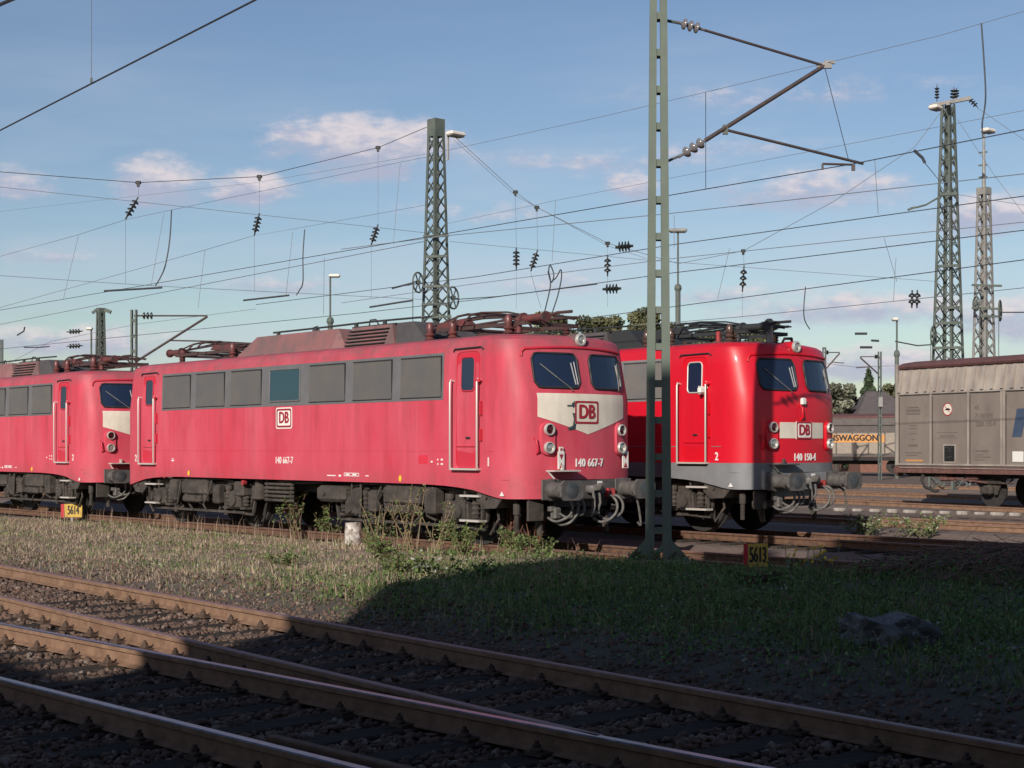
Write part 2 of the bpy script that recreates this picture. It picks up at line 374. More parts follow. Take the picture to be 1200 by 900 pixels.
# ------------------------------------------------------------------ tracks
GAUGE = 1.5
RAILP = [(-.0625, 0), (.0625, 0), (.0625, .010), (.012, .028), (.010, .100), (.036, .112), (.036, .143), (.028, .150), (-.028, .150), (-.036, .143), (-.036, .112), (-.010, .100), (-.012, .028), (-.0625, .010)]
def polyoff(pts, off):
    out = []
    for i, p in enumerate(pts):
        a = Vector(pts[max(i - 1, 0)]); b = Vector(pts[min(i + 1, len(pts) - 1)]); d = (b - a).normalized()
        out.append((p[0] - d.y * off, p[1] + d.x * off))
    return out
def rail(parent, pts, ztop, side, top, name='rail'):
    mb = MB(); n = len(RAILP); vs = []
    for i, p in enumerate(pts):
        a = Vector(pts[max(i - 1, 0)]); b = Vector(pts[min(i + 1, len(pts) - 1)]); d = (b - a).normalized()
        for u, w in RAILP: vs.append((p[0] - d.y * u, p[1] + d.x * u, ztop - .15 + w))
    fs = []; mi = []
    for k in range(len(pts) - 1):
        for i in range(n):
            fs.append((k * n + i, k * n + (i + 1) % n, (k + 1) * n + (i + 1) % n, (k + 1) * n + i)); mi.append(1 if i in (6, 7, 8) else 0)
    fs += [tuple(range(n - 1, -1, -1)), tuple(range((len(pts) - 1) * n, len(pts) * n))]; mi += [0, 0]
    mb.v = vs; mb.f = fs; mb.mi = mi
    return mb.build(name, [side, top], parent)
def line(p, d, k0, k1, n=2):
    d = Vector(d).normalized(); return [(p[0] + d.x * (k0 + (k1 - k0) * i / (n - 1)), p[1] + d.y * (k0 + (k1 - k0) * i / (n - 1))) for i in range(n)]
def walk(pts, step):
    out = []; acc = step * .5
    for a, b in zip(pts[:-1], pts[1:]):
        a, b = Vector(a), Vector(b); l = (b - a).length; d = (b - a) / l
        while acc < l: out.append((a + d * acc, d)); acc += step
        acc -= l
    return out
def sleeper(parent, c, d, lo, hi, ztop, clips, ang_noise=.01):
    """one sleeper across the track from offset lo to hi, with its rail fastenings"""
    n = Vector((-d.y, d.x)); a = rnd.gauss(0, ang_noise); rot = Matrix.Rotation(math.atan2(n.y, n.x) + a, 3, 'Z')
    mid = c + n * ((lo + hi) / 2); dz = rnd.uniform(-.012, 0)
    o = MB().box((mid.x, mid.y, ztop - .08 + dz), (hi - lo, .25, .16), rot, bev=.012).build('sleeper', MT['sleeper'], parent)
    if clips:
        for off in clips:
            f = MB(); q = c + n * off
            f.box((q.x, q.y, ztop + .008), (.30, .14, .02), rot)
            for s in (-1, 1):
                w = q + n * (s * .115)
                f.box((w.x, w.y, ztop + .028), (.055, .08, .035), rot, bev=.01); f.cyl((w.x, w.y, ztop + .04), (w.x, w.y, ztop + .085), .014, n=7); f.cyl((w.x, w.y, ztop + .045), (w.x, w.y, ztop + .064), .026, n=6)
            f.build('fastening', MT['clip'], o)
    return o
def track(label, center, ztop, side, top, sl=None, clips=True, group=None):
    t = empty('railway_track', (0, 0, 0), 0, label, 'railway track', group)
    for s in (-1, 1): rail(t, polyoff(center, s * GAUGE / 2), ztop, side, top)
    if sl:
        for c, d in walk(center, .63):
            if sl(c): sleeper(t, c, d, -1.3, 1.3, ztop - .15, (-.75, .75) if clips else None)
    return t
inview = lambda c, m=.37, near=6.5, far=40: near < c.y < far and abs(c.x) < c.y * m + .8

# the two front tracks and their crossing (a turnout)
D1 = Vector((.686, -.728)); D2 = Vector((.608, -.794)); ZF = .12
P3 = Vector((-1.16, 10.4)); P4 = Vector((-2.25, 9.37)); N1 = Vector((.728, .686)); N2 = Vector((.794, .608))
C1 = (P3 + P4) / 2
P1 = Vector((-1.80, 14.35)); P2 = P1 - N2 * 1.5; C2 = (P1 + P2) / 2
P2b = Vector((-5.65, 16.87)); D2b = Vector((.6, -.8)); N2b = Vector((.8, .6))
t1 = empty('railway_track', (0, 0, 0), 0, 'nearest railway track with shiny polished rail tops running through the foreground', 'railway track', 'tracks across the foreground')
for P in (P3, P4): rail(t1, line(P, D1, -34, 7.5, 30), ZF, MT['rust_light'], MT['polish'])
g0 = P4 + N1 * .14; rail(t1, line(g0, D1, 1.15, 6.0, 8), ZF + .01, MT['rust'], MT['rust'], 'guard_rail')
t2 = empty('railway_track', (0, 0, 0), 0, 'rusty topped diverging track just behind the shiny nearest track', 'railway track', 'tracks across the foreground')
rail(t2, line(P1, D2, -34, 9.6, 30), ZF, MT['rust_light'], MT['rust_top']); rail(t2, line(P2b, D2b, -30, 10.25, 24), ZF, MT['rust_light'], MT['rust_top'])
SLEEP = []
for k in np.arange(-32, 7.2, .63):
    c = C1 + D1 * float(k)
    if not inview(c, .42, 5.5, 40): continue
    r1 = (P1 - c).dot(N2) / D1.cross(D2).__abs__() if False else None
    # offset of the far rail of the diverging track along this sleeper
    den = N1.dot(N2); off1 = (P1 - c).dot(N2) / den; off2 = (P2b - c).dot(N2b) / N1.dot(N2b)
    if off1 < 3.75: sleeper(t1, c, D1, -1.3, off1 + .55, ZF - .15, (-.75, .75, off1) + ((off2,) if off2 > 1.02 else ())); SLEEP.append((c, D1, -1.3, off1 + .55))
    else: sleeper(t1, c, D1, -1.3, 1.3, ZF - .15, (-.75, .75)); SLEEP.append((c, D1, -1.3, 1.3))
for k in np.arange(-33, 0, .63):
    c = C2 + D2 * float(k)
    if not inview(c, .42, 8, 45): continue
    off1 = (P1 - (C1 + D1 * (c - C1).dot(D1))).dot(N2) / N1.dot(N2)
    if off1 < 4.05: continue
    sleeper(t2, c, D2, -1.3, 1.3, ZF - .15, (-.75, .75)); SLEEP.append((c, D2, -1.3, 1.3))
sp = empty('spare_rail', (0, 0, 0), 0, 'loose steel rail lying at the bottom left corner in deep shade', 'rail')
rail(sp, line((-2.95, 8.22), D1, -3, 1.6, 4), .06, MT['rust'], MT['polish'], 'rail_bar')

def stones():
    """broken stone ballast between the sleepers of the front tracks"""
    ico = bmesh.new(); bmesh.ops.create_icosphere(ico, subdivisions=1, radius=1); bv = np.array([v.co[:] for v in ico.verts]); bf = np.array([[v.index for v in f.verts] for f in ico.faces]); ico.free()
    M = 180000; x = rng.uniform(-12, 6, M); y = rng.uniform(6.2, 27, M)
    p1 = (x - C1.x) * N1.x + (y - C1.y) * N1.y; p2 = (x - C2.x) * N2.x + (y - C2.y) * N2.y
    on = ((p1 > -2.1) & (p1 < 1.7)) | ((p2 > -1.7) & (p2 < 1.55)) | ((p1 > 1) & (p2 < 0))
    edge = (p2 > 1.3) & (p2 < 2.9) & (rng.random(M) < .42 - .2 * (p2 - 1.3) / 1.6)
    ok = (on | edge) & (np.abs(x) < y * .38 + .6) & (rng.random(M) < np.clip(16 / y, .45, 1))
    for c, d, lo, hi in SLEEP:
        u = (x - c.x) * d.x + (y - c.y) * d.y; w = (x - c.x) * -d.y + (y - c.y) * d.x
        ok &= ~((np.abs(u) < .135) & (w > lo - .02) & (w < hi + .02) & (rng.random(M) < .985))
    for P, N in ((P3, N1), (P4, N1), (P1, N2), (P2b, N2b)):
        w = (x - P.x) * N.x + (y - P.y) * N.y; ok &= np.abs(w) > .075
    x, y = x[ok], y[ok]; n = len(x)
    r = rng.uniform(.017, .037, n) * np.where(rng.random(n) < .06, 1.5, 1)
    sc = r[:, None, None] * rng.uniform(.55, 1.3, (n, 1, 3)) * rng.uniform(.62, 1.28, (n, 12, 1))
    v = bv[None] * sc; a = rng.uniform(0, 6.28, n); ca, sa = np.cos(a)[:, None], np.sin(a)[:, None]
    v = np.stack([v[..., 0] * ca - v[..., 1] * sa, v[..., 0] * sa + v[..., 1] * ca, v[..., 2] * .8], -1)
    z0 = np.where(on[ok], -.052, np.maximum(gh(x, y), -.10)) + rng.uniform(-.014, .014, n)
    v += np.stack([x, y, z0], 1)[:, None]
    f = bf[None] + (np.arange(n) * 12)[:, None, None]
    big_mesh('track_ballast', v.reshape(-1, 3), f.reshape(-1, 3), MT['stone'], 'stuff')
stones()
def ballast_bed(pts, wt, wb, ztop, zbot, m):
    """a raised bed of small stone under a track"""
    mb = MB(); sec = [(-wb, zbot), (-wt, ztop), (wt, ztop), (wb, zbot)]; vs = []
    for i, p in enumerate(pts):
        a = Vector(pts[max(i - 1, 0)]); b = Vector(pts[min(i + 1, len(pts) - 1)]); d = (b - a).normalized()
        for u, z in sec: vs.append((p[0] - d.y * u, p[1] + d.x * u, z))
    fs = [(k * 4 + i, k * 4 + i + 1, k * 4 + 5 + i, k * 4 + 4 + i) for k in range(len(pts) - 1) for i in range(3)]
    mb.v, mb.f, mb.mi = vs, fs, [0] * len(fs)
    return tag(mb.build('ballast_bed', m), kind='structure')
MT['bed'] = mat('ballast_bed', (.10, .07, .055), .97, 0, (.055, .042, .036), 14, bump=1.0, col3=(.16, .12, .10), scale3=30, lo3=.55, hi3=.65)
MT['bed_pale'] = mat('yard_ballast', (.17, .125, .105), .97, 0, (.12, .085, .07), 9, bump=.8, col3=(.24, .20, .18), scale3=24, lo3=.58, hi3=.68)
ballast_bed(line(C1, D1, -40, 8, 12), 1.55, 1.9, -.062, -.16, MT['bed'])
ballast_bed(line(C2, D2, -40, 6, 12), 1.5, 1.85, -.066, -.16, MT['bed'])

def bent(p0, d0, k0, k1, kb, rad, n=40):
    """straight centre line that bends to the left (away from the camera) after kb"""
    pts = []; d = Vector(d0).normalized(); p = Vector(p0) + d * k0; s = (k1 - k0) / n; k = k0
    for i in range(n + 1):
        pts.append((p.x, p.y))
        if k > kb: a = s / rad; d = Vector((d.x * math.cos(a) - d.y * math.sin(a), d.x * math.sin(a) + d.y * math.cos(a)))
        p = p + d * s; k += s
    return pts
AFR = Vector((1.37, 26.79)); BFR = Vector((5.76, 29.9)); DF = Vector((.649, -.76))
CA = bent(AFR, DF, -75, 16, 1.0, 55, 60); CB = bent(BFR, DF, -75, 14, 1.0, 34, 60)
inA = lambda c: -14 < c.x and c.y < 40 and c.x < 10
track('sunken rusty track under the two faded red locomotives', CA, 0.0, MT['rust'], MT['rust_top'], lambda c: 0.8 < c.x < 9, True, 'tracks of the yard')
track('rusty track under the bright red locomotive', CB, 0.05, MT['rust'], MT['rust_top'], lambda c: 3.5 < c.x < 11, True, 'tracks of the yard')
ballast_bed(CA, 1.6, 2.1, -.20, -.28, MT['bed']); ballast_bed(CB, 1.7, 2.3, -.15, -.28, MT['bed_pale'])
CD = bent((8.5, 38.2), (.62, -.785), -80, 14, 0, 90, 40); CE = bent((13.26, 49.2), (.488, -.873), -90, 30, 100, 99, 20)
CG = bent((17.5, 56), (.55, -.835), -90, 26, 100, 99, 20); CH = bent((16, 76), (.62, -.785), -90, 40, 100, 99, 20)
track('rusty track just behind the bright red locomotive, along the row of pale blocks', CD, .02, MT['rust_light'], MT['rust_top'], None, False, 'tracks of the yard')
track('rusty track under the grey sliding wall wagon', CE, 0, MT['rust_light'], MT['rust_top'], None, False, 'tracks of the yard')
track('rusty track passing behind the grey sliding wall wagon', CG, 0, MT['rust_light'], MT['rust_top'], None, False, 'tracks of the yard')
track('farthest rusty track, in front of the brown goods wagon', CH, 0, MT['rust_light'], MT['rust_top'], None, False, 'tracks of the yard')
for c, w in ((CD, 1.9), (CE, 1.9), (CG, 1.9), (CH, 1.9)): ballast_bed(c, w, w + .5, -.14, -.26, MT['bed_pale'])
MT['sunlit_gap_pale'] = mat('sunlit_gap_pale', (.38, .35, .32), .85, 0, (.20, .165, .14), 6)
# pale boxes added to paint the sunlit gaps between the yard tracks
for i in range(13):
    px = 985 + i * 20.5; q = ground_at(px, 594.5 + i * .55, .0)
    b = MB().box((0, 0, .03), (.30 + .1 * rnd.random(), .2, .08 + .04 * rnd.random()), Matrix.Rotation(-.75, 3, 'Z'), bev=.02).build('sunlit_gap_block', MT['sunlit_gap_pale']); b.location = (q.x, q.y, -.1)
    tag(b, 'added pale block for a sunlit gap in the row before the grey wagon', 'sunlit gap block', 'pale blocks for sunlit gaps between yard tracks')

# ------------------------------------------------------------------ locomotives (local x: forwards, y: away from the camera's side, z: up from the rail top)
def loco_mats(pre, red, red2, red3, roof, roof2, band, skirt=None):
    d = {}
    d['body'] = mat(pre + '_red_paint', red, .42 if pre == 'fresh' else .55, 0, red2, .9, stretch=(1.3, 1.3, .45), lo=.3, hi=.7, col3=red3, scale3=1.5, lo3=.52, hi3=.85, bump=.02, spec=.4, coat=.12 if pre == 'fresh' else 0)
    d['door'] = mat(pre + '_door_paint', (red[0], red[1] * .55, red[2] * .62), .45, 0, (red[0] * .92, red[1] * .7, red[2] * .75), 3, spec=.4)
    d['skirt'] = mat(pre + '_skirt_paint', skirt or red, .55, 0, tuple(c * .8 for c in (skirt or red)), 2.5)
    d['roof'] = mat(pre + '_roof_paint', roof, .75, 0, roof2, 2.2, col3=tuple(c * .6 for c in roof), scale3=5)
    d['hood'] = mat(pre + '_hood_paint', roof2, .75, 0, roof, 2.0, stretch=(1, 1, .5), col3=(.05, .045, .045), scale3=4, lo3=.6, hi3=.8)
    d['band'] = mat(pre + '_band_grey', band, .6, 0, tuple(c * 1.2 for c in band), 3)
    d['grille'] = mat(pre + '_grille_grey', tuple(c * .82 for c in band), .65, 0, (band[0] * 1.02, band[1] * .93, band[2] * .82), 2.2)
    return d
FADED = loco_mats('faded', (.53, .042, .074), (.57, .09, .13), (.44, .038, .06), (.14, .09, .09), (.24, .10, .10), (.115, .115, .12))
weather(FADED['body'], ((.20, .085, .095), .7), ((.17, .075, .07), .5), ((.27, .05, .065), .5))
FRESH = loco_mats('fresh', (.62, .006, .022), (.58, .009, .026), (.50, .008, .02), (.065, .06, .062), (.10, .075, .075), (.16, .16, .165), (.20, .205, .215))
weather(FRESH['body'], ((.30, .02, .03), .35), ((.25, .03, .03), .2), ((.45, .01, .02), .25))
MT['glass'] = mat('cab_glass', (.012, .022, .05), .06, 0, spec=.6)
MT['glass_side'] = mat('side_glass', (.02, .055, .075), .05, 0, spec=.6)
MT['rubber'] = mat('window_rubber', (.022, .022, .025), .6)
MT['chrome'] = mat('handrail_metal', (.62, .58, .54), .4, .3)
MT['chev'] = mat('chevron_white', (.72, .66, .56), .55, 0, (.60, .54, .46), 2.5, stretch=(1, 1, .6))
MT['logo_red'] = mat('logo_red', (.30, .015, .03), .5)
MT['logo_white'] = mat('logo_white', (.74, .72, .68), .5)
MT['letter'] = mat('white_lettering', (.72, .70, .68), .6)
MT['grime'] = mat('underframe_grime', (.072, .06, .052), .9, 0, (.032, .027, .024), 4, bump=.4, col3=(.16, .12, .10), scale3=8, lo3=.6, hi3=.75)
MT['grime_dark'] = mat('underframe_dark', (.035, .031, .03), .9, 0, (.02, .018, .017), 6)
MT['beam'] = mat('buffer_beam_grey', (.075, .072, .072), .8, 0, (.05, .047, .046), 5)
MT['buffer'] = mat('buffer_metal', (.125, .115, .11), .65, .1, (.075, .068, .064), 9)
MT['buffer_face'] = mat('buffer_face_worn', (.05, .06, .065), .5, .2, (.09, .095, .10), 6)
MT['hose'] = mat('rubber_hose', (.16, .15, .14), .7, 0, (.07, .066, .062), 9)
MT['redpart'] = mat('red_fitting', (.42, .03, .035), .55, 0, (.20, .03, .03), 8)
MT['ins_red'] = mat('roof_insulator', (.17, .05, .045), .4, 0, (.10, .04, .04), 6)
MT['panto'] = mat('pantograph_metal', (.065, .05, .05), .6, .3, (.11, .055, .05), 6)
MT['panto_dark'] = mat('pantograph_dark', (.04, .042, .045), .6, .3)
MT['panto_red'] = mat('pantograph_red', (.15, .036, .036), .7, 0, (.06, .034, .034), 5)
MT['yellow'] = mat('yellow_mark', (.75, .52, .03), .6)
MT['patch'] = mat('repaint_patch', (.60, .03, .06), .5)
MT['lampring'] = mat('lamp_ring', (.62, .60, .56), .35, .5)
MT['lens'] = mat('lamp_lens', (.50, .49, .46), .12, .6)
MT['lens_dark'] = mat('tail_lamp_lens', (.05, .008, .012), .12)
MT['box_grey'] = mat('roof_box_grey', (.075, .07, .075), .75, 0, (.055, .05, .055), 3)
MT['wiper'] = mat('wiper_metal', (.20, .19, .17), .6)
MT['scrap'] = mat('dark_blue_paint', (.03, .05, .06), .6)

HW, XS = 1.48, 6.6
_cp = [(6.6, 1.48), (6.78, 1.475), (6.95, 1.455), (7.10, 1.41), (7.22, 1.345), (7.31, 1.26), (7.37, 1.16), (7.413, 1.05), (7.453, .94), (7.456, .93), (7.496, .80), (7.53, .65), (7.56, .45), (7.58, .25), (7.59, 0)]
def inset_y(z): return np.interp(z, [0, 2.6, 3.55, 3.64, 3.70, 3.74, 3.775, 3.80, 3.82], [0, 0, .03, .06, .13, .25, .48, .80, 1.15])
def setback(z): return np.interp(z, [0, 2.6, 3.55, 3.64, 3.70, 3.74, 3.775, 3.80, 3.82], [0, 0, .20, .24, .32, .47, .74, 1.12, 1.65])
def front_x(y, z):
    ys = [p[1] for p in _cp][::-1]; xs = [p[0] for p in _cp][::-1]
    k = HW / (HW - inset_y(z)); x = np.interp(abs(y) * k, ys, xs)
    return float(x - setback(z) * smooth01(0, .75, x - XS))
def zbot(x, y):
    ax = abs(x)
    if ax > 7.44 and abs(y) < .935: return 1.2
    return float(np.interp(ax, [0, 4.7, 5.4, 6.0, 6.35, 6.6, 6.85, 7.0, 9], [1.09, 1.09, 1.07, 1.035, .99, .935, .885, .87, .87]))
def ring_pts():
    fr = [(x, y) for x, y in _cp] + [(x, -y) for x, y in _cp[-2::-1]]          # +y ... -y over the front
    side = [(x, -HW) for x in np.linspace(6.6, -6.6, 34)[1:-1]]
    rear = [(-x, -y) for x, y in _cp] + [(-x, y) for x, y in _cp[-2::-1]]
    other = [(x, HW) for x in np.linspace(-6.6, 6.6, 34)[1:-1]]
    return fr + side + rear + other
RING = ring_pts()
def ring_at(z):
    out = []
    for x, y in RING:
        zz = max(z, zbot(x, y)) if z < 1.25 else z
        yy = y * (HW - inset_y(z)) / HW; ax = abs(x)
        if ax > XS: ax = ax - setback(z) * smooth01(0, .75, ax - XS)
        elif z > 3.65: ax = min(ax, XS - max(0, setback(z) - .75))
        out.append((math.copysign(ax, x), yy, zz))
    return out
def shell(levels, cap_top=False, cap_bot=False):
    vs = []; fs = []; n = len(RING); lv = []
    for z in levels: vs += ring_at(z)
    for k in range(len(levels) - 1):
        for i in range(n):
            j = (i + 1) % n; fs.append((k * n + i, k * n + j, (k + 1) * n + j, (k + 1) * n + i)); lv.append(k)
    if cap_top: fs.append(tuple(range((len(levels) - 1) * n, len(levels) * n))); lv.append(-1)
    if cap_bot: fs.append(tuple(range(n - 1, -1, -1))); lv.append(-1)
    return vs, fs, lv
def rrect(w, h, r, n=5):
    out = []
    for cx, cy, a0 in ((w / 2 - r, h / 2 - r, 0), (-w / 2 + r, h / 2 - r, 90), (-w / 2 + r, -h / 2 + r, 180), (w / 2 - r, -h / 2 + r, 270)):
        for i in range(n + 1): a = R(a0 + 90 * i / n); out.append((cx + r * math.cos(a), cy + r * math.sin(a)))
    return out
def front_pt(y, z, off=0.0):
    return Vector((front_x(y, z) + off, y, z))
def front_patch(y0, y1, zlo, zhi, off, ny=14, nz=8):
    """sheet following the curved nose, with an edge folded back to the shell"""
    vs = []; fs = []
    for i in range(ny + 1):
        y = y0 + (y1 - y0) * i / ny; a, b = zlo(y), zhi(y)
        for j in range(nz + 1): z = a + (b - a) * j / nz; vs.append(front_pt(y, z, off))
    fs = [(i * (nz + 1) + j, (i + 1) * (nz + 1) + j, (i + 1) * (nz + 1) + j + 1, i * (nz + 1) + j + 1) for i in range(ny) for j in range(nz)]
    rim = [i * (nz + 1) for i in range(ny + 1)] + [ny * (nz + 1) + j for j in range(1, nz + 1)] + [i * (nz + 1) + nz for i in range(ny - 1, -1, -1)] + [j for j in range(nz - 1, 0, -1)]
    o = len(vs); vs += [vs[i] - Vector((off + .01, 0, 0)) for i in rim]; m = len(rim)
    fs += [(rim[i], rim[(i + 1) % m], o + (i + 1) % m, o + i) for i in range(m)]
    return vs, fs
def rounded(y0, y1, z0, z1, r, slant=0.0):
    def lo(y):
        d = min(y - y0, y1 - y); return z0 + (r - math.sqrt(max(0, r * r - (r - d) ** 2)) if d < r else 0)
    def hi(y):
        d = min(y - y0, y1 - y); return z1 - (r - math.sqrt(max(0, r * r - (r - d) ** 2)) if d < r else 0)
    return lo, hi
def side_y(z): return -(HW - inset_y(z))
def side_panel(mb, x0, x1, z0, z1, off, r=0.0, mi=0):
    """flat panel lying on the camera side of the body"""
    poly = rrect(x1 - x0, z1 - z0, r, 4) if r else [(-(x1 - x0) / 2, -(z1 - z0) / 2), ((x1 - x0) / 2, -(z1 - z0) / 2), ((x1 - x0) / 2, (z1 - z0) / 2), (-(x1 - x0) / 2, (z1 - z0) / 2)]
    cx, cz = (x0 + x1) / 2, (z0 + z1) / 2; vs = []
    for dy in (off, -.012):
        for u, w in poly: vs.append((cx + u, side_y(cz + w) - dy, cz + w))
    n = len(poly)
    return mb.add(vs, [tuple(range(n)), tuple(range(2 * n - 1, n - 1, -1))] + [(i, (i + 1) % n, n + (i + 1) % n, n + i) for i in range(n)], mi)
def side_loop(x0, x1, z0, z1, r, off):
    return [(((x0 + x1) / 2 + u), side_y((z0 + z1) / 2 + w) - off, (z0 + z1) / 2 + w) for u, w in rrect(x1 - x0, z1 - z0, r, 4)]
def closed(pts): return pts + [pts[0], pts[1]]
WINS = [(-5.27, -3.98), (-3.72, -2.45), (-2.17, -.91), (-.57, .60), (.95, 2.22), (2.50, 3.78), (4.06, 5.30)]

def bogie(root, xc, sgn):
    b = MB(); P = lambda x: xc + sgn * x
    y = -1.12
    # side frame with drops at the axle guides
    prof = [(-2.35, .78), (-2.3, 1.0), (2.3, 1.0), (2.45, .78), (2.2, .66), (2.05, .30), (1.95, .30), (1.9, .62), (1.5, .62), (1.45, .30), (1.3, .30), (1.2, .66), (.6, .58), (-.6, .58), (-1.2, .66), (-1.3, .30), (-1.45, .30), (-1.5, .62), (-1.9, .62), (-1.95, .30), (-2.05, .30), (-2.2, .66)]
    b.prism([(sgn * u, w) for u, w in prof], (xc, y - .06, 0), (1, 0, 0), (0, 0, 1), (0, .12, 0))
    for s in (-1, 1):
        ax = P(s * 1.7)
        b.box((ax, y - .10, .62), (.46, .30, .40), bev=.05)                  # axle box
        b.cyl((ax, y - .24, .62), (ax, y - .29, .62), .13, n=14)
        for q in (-.37, .37):
            b.lathe((ax + q, y - .14, .50), (0, 0, 1), [(0, .085)] + [(.03 + .045 * i, .085 if i % 2 else .06) for i in range(8)] + [(.42, .085)], n=10)
            b.box((ax + q, y - .14, .44), (.22, .2, .05))
        b.box((ax, y - .02, .98), (.9, .22, .10), bev=.02)
        b.box((P(s * 1.7) - .55 * s * sgn, y - .05, .52), (.10, .16, .5)); b.bar((ax - .6, y - .1, .35), (ax + .6, y - .1, .31), .05)
    b.box((xc, y - .16, .86), (1.15, .26, .34), bev=.04); b.box((xc - .12, y - .20, .60), (.8, .2, .16), bev=.03)
    b.lathe((xc - .42, y - .2, .55), (0, 0, 1), [(0, .07), (.5, .07)], n=10); b.lathe((xc + .42, y - .2, .55), (0, 0, 1), [(0, .07), (.5, .07)], n=10)
    b.box((P(.95), y - .2, .78), (.30, .24, .5), bev=.03); b.box((P(-.95), y - .18, .72), (.26, .2, .42), bev=.03)
    b.tube([(P(.72), y - .22, 1.02), (P(.74), y - .26, .7), (P(.80), y - .26, .5), (P(1.0), y - .2, .42)], .022)
    b.tube([(P(-.7), y - .22, 1.02), (P(-.74), y - .3, .8), (P(-.6), y - .3, .6), (P(-.3), y - .2, .5)], .02)
    b.tube([(P(-2.2), y - .1, .95), (P(-1.2), y - .24, 1.06), (P(.4), y - .24, 1.04), (P(2.1), y - .12, .98)], .022)
    b.bar((P(-2.0), y - .12, .34), (P(2.0), y - .12, .34), .06, .05)                 # brake pull rod
    for s in (-1, 1):
        b.bar((P(s * .85), y - .1, .36), (P(s * 1.0), y - .1, .62), .05); b.bar((P(s * 2.3), y - .1, .34), (P(s * 2.42), y - .1, .80), .05)
    b.bar((P(.25), y - .16, .34), (P(.6), y - .16, .58), .03); b.bar((P(-.1), y - .16, .58), (P(-.4), y - .16, .30), .03)
    g = b.build('bogie', MT['grime'], root, smooth=35)
    for s in (-1, 1):
        wx = P(s * 1.7)
        for wy in (-.75, .75):
            w = MB(); d = -1 if wy < 0 else 1
            w.lathe((wx, wy - d * .07, .615), (0, d, 0), [(0, .60), (0, .655), (.028, .655), (.03, .628), (.13, .622), (.135, .56), (.10, .54), (.10, .22), (.15, .18), (.15, .01)], n=36)
            w.build('wheel', MT['grime_dark'], g, smooth=40)
    x = MB()
    for s in (-1, 1): x.cyl((P(s * 1.7), -.72, .615), (P(s * 1.7), .72, .615), .10, n=12)
    x.box((xc, 0, .62), (1.9, 1.3, .5), bev=.05); x.box((xc, .3, .95), (4.4, 1.2, .22)); x.prism([(sgn * u, w) for u, w in prof], (xc, 1.06, 0), (1, 0, 0), (0, 0, 1), (0, .12, 0))
    x.build('traction_motor', MT['grime_dark'], g)
    # sand box at the outer end, cab steps
    s = MB(); sx = P(2.62) if sgn > 0 else P(2.62)
    s.prism([(-.34, .82), (-.30, 1.0), (-.16, 1.04), (.18, 1.04), (.36, .86), (.20, .70), (-.16, .68)], (sx, y - .30, 0), (sgn, 0, 0), (0, 0, 1), (0, .42, 0))
    s.cyl((sx - .05, y - .31, .88), (sx - .05, y - .34, .88), .03); s.tube([(sx, y - .1, .72), (sx + .02 * sgn, y - .08, .5), (sx - .25 * sgn, y - .05, .22)], .025)
    s.build('sand_box', MT['grime'], root, smooth=30)
    return g
def cab_steps(root, x0):
    s = MB()
    for dx in (-.24, .24): s.bar((x0 + dx, -1.36, 1.04), (x0 + dx, -1.36, .42), .035)
    o = s.build('cab_step', MT['grime'], root)
    for z in (.46, .90): MB().box((x0, -1.37, z), (.54, .20, .035)).build('step_tread', MT['chrome'], o)
    return o
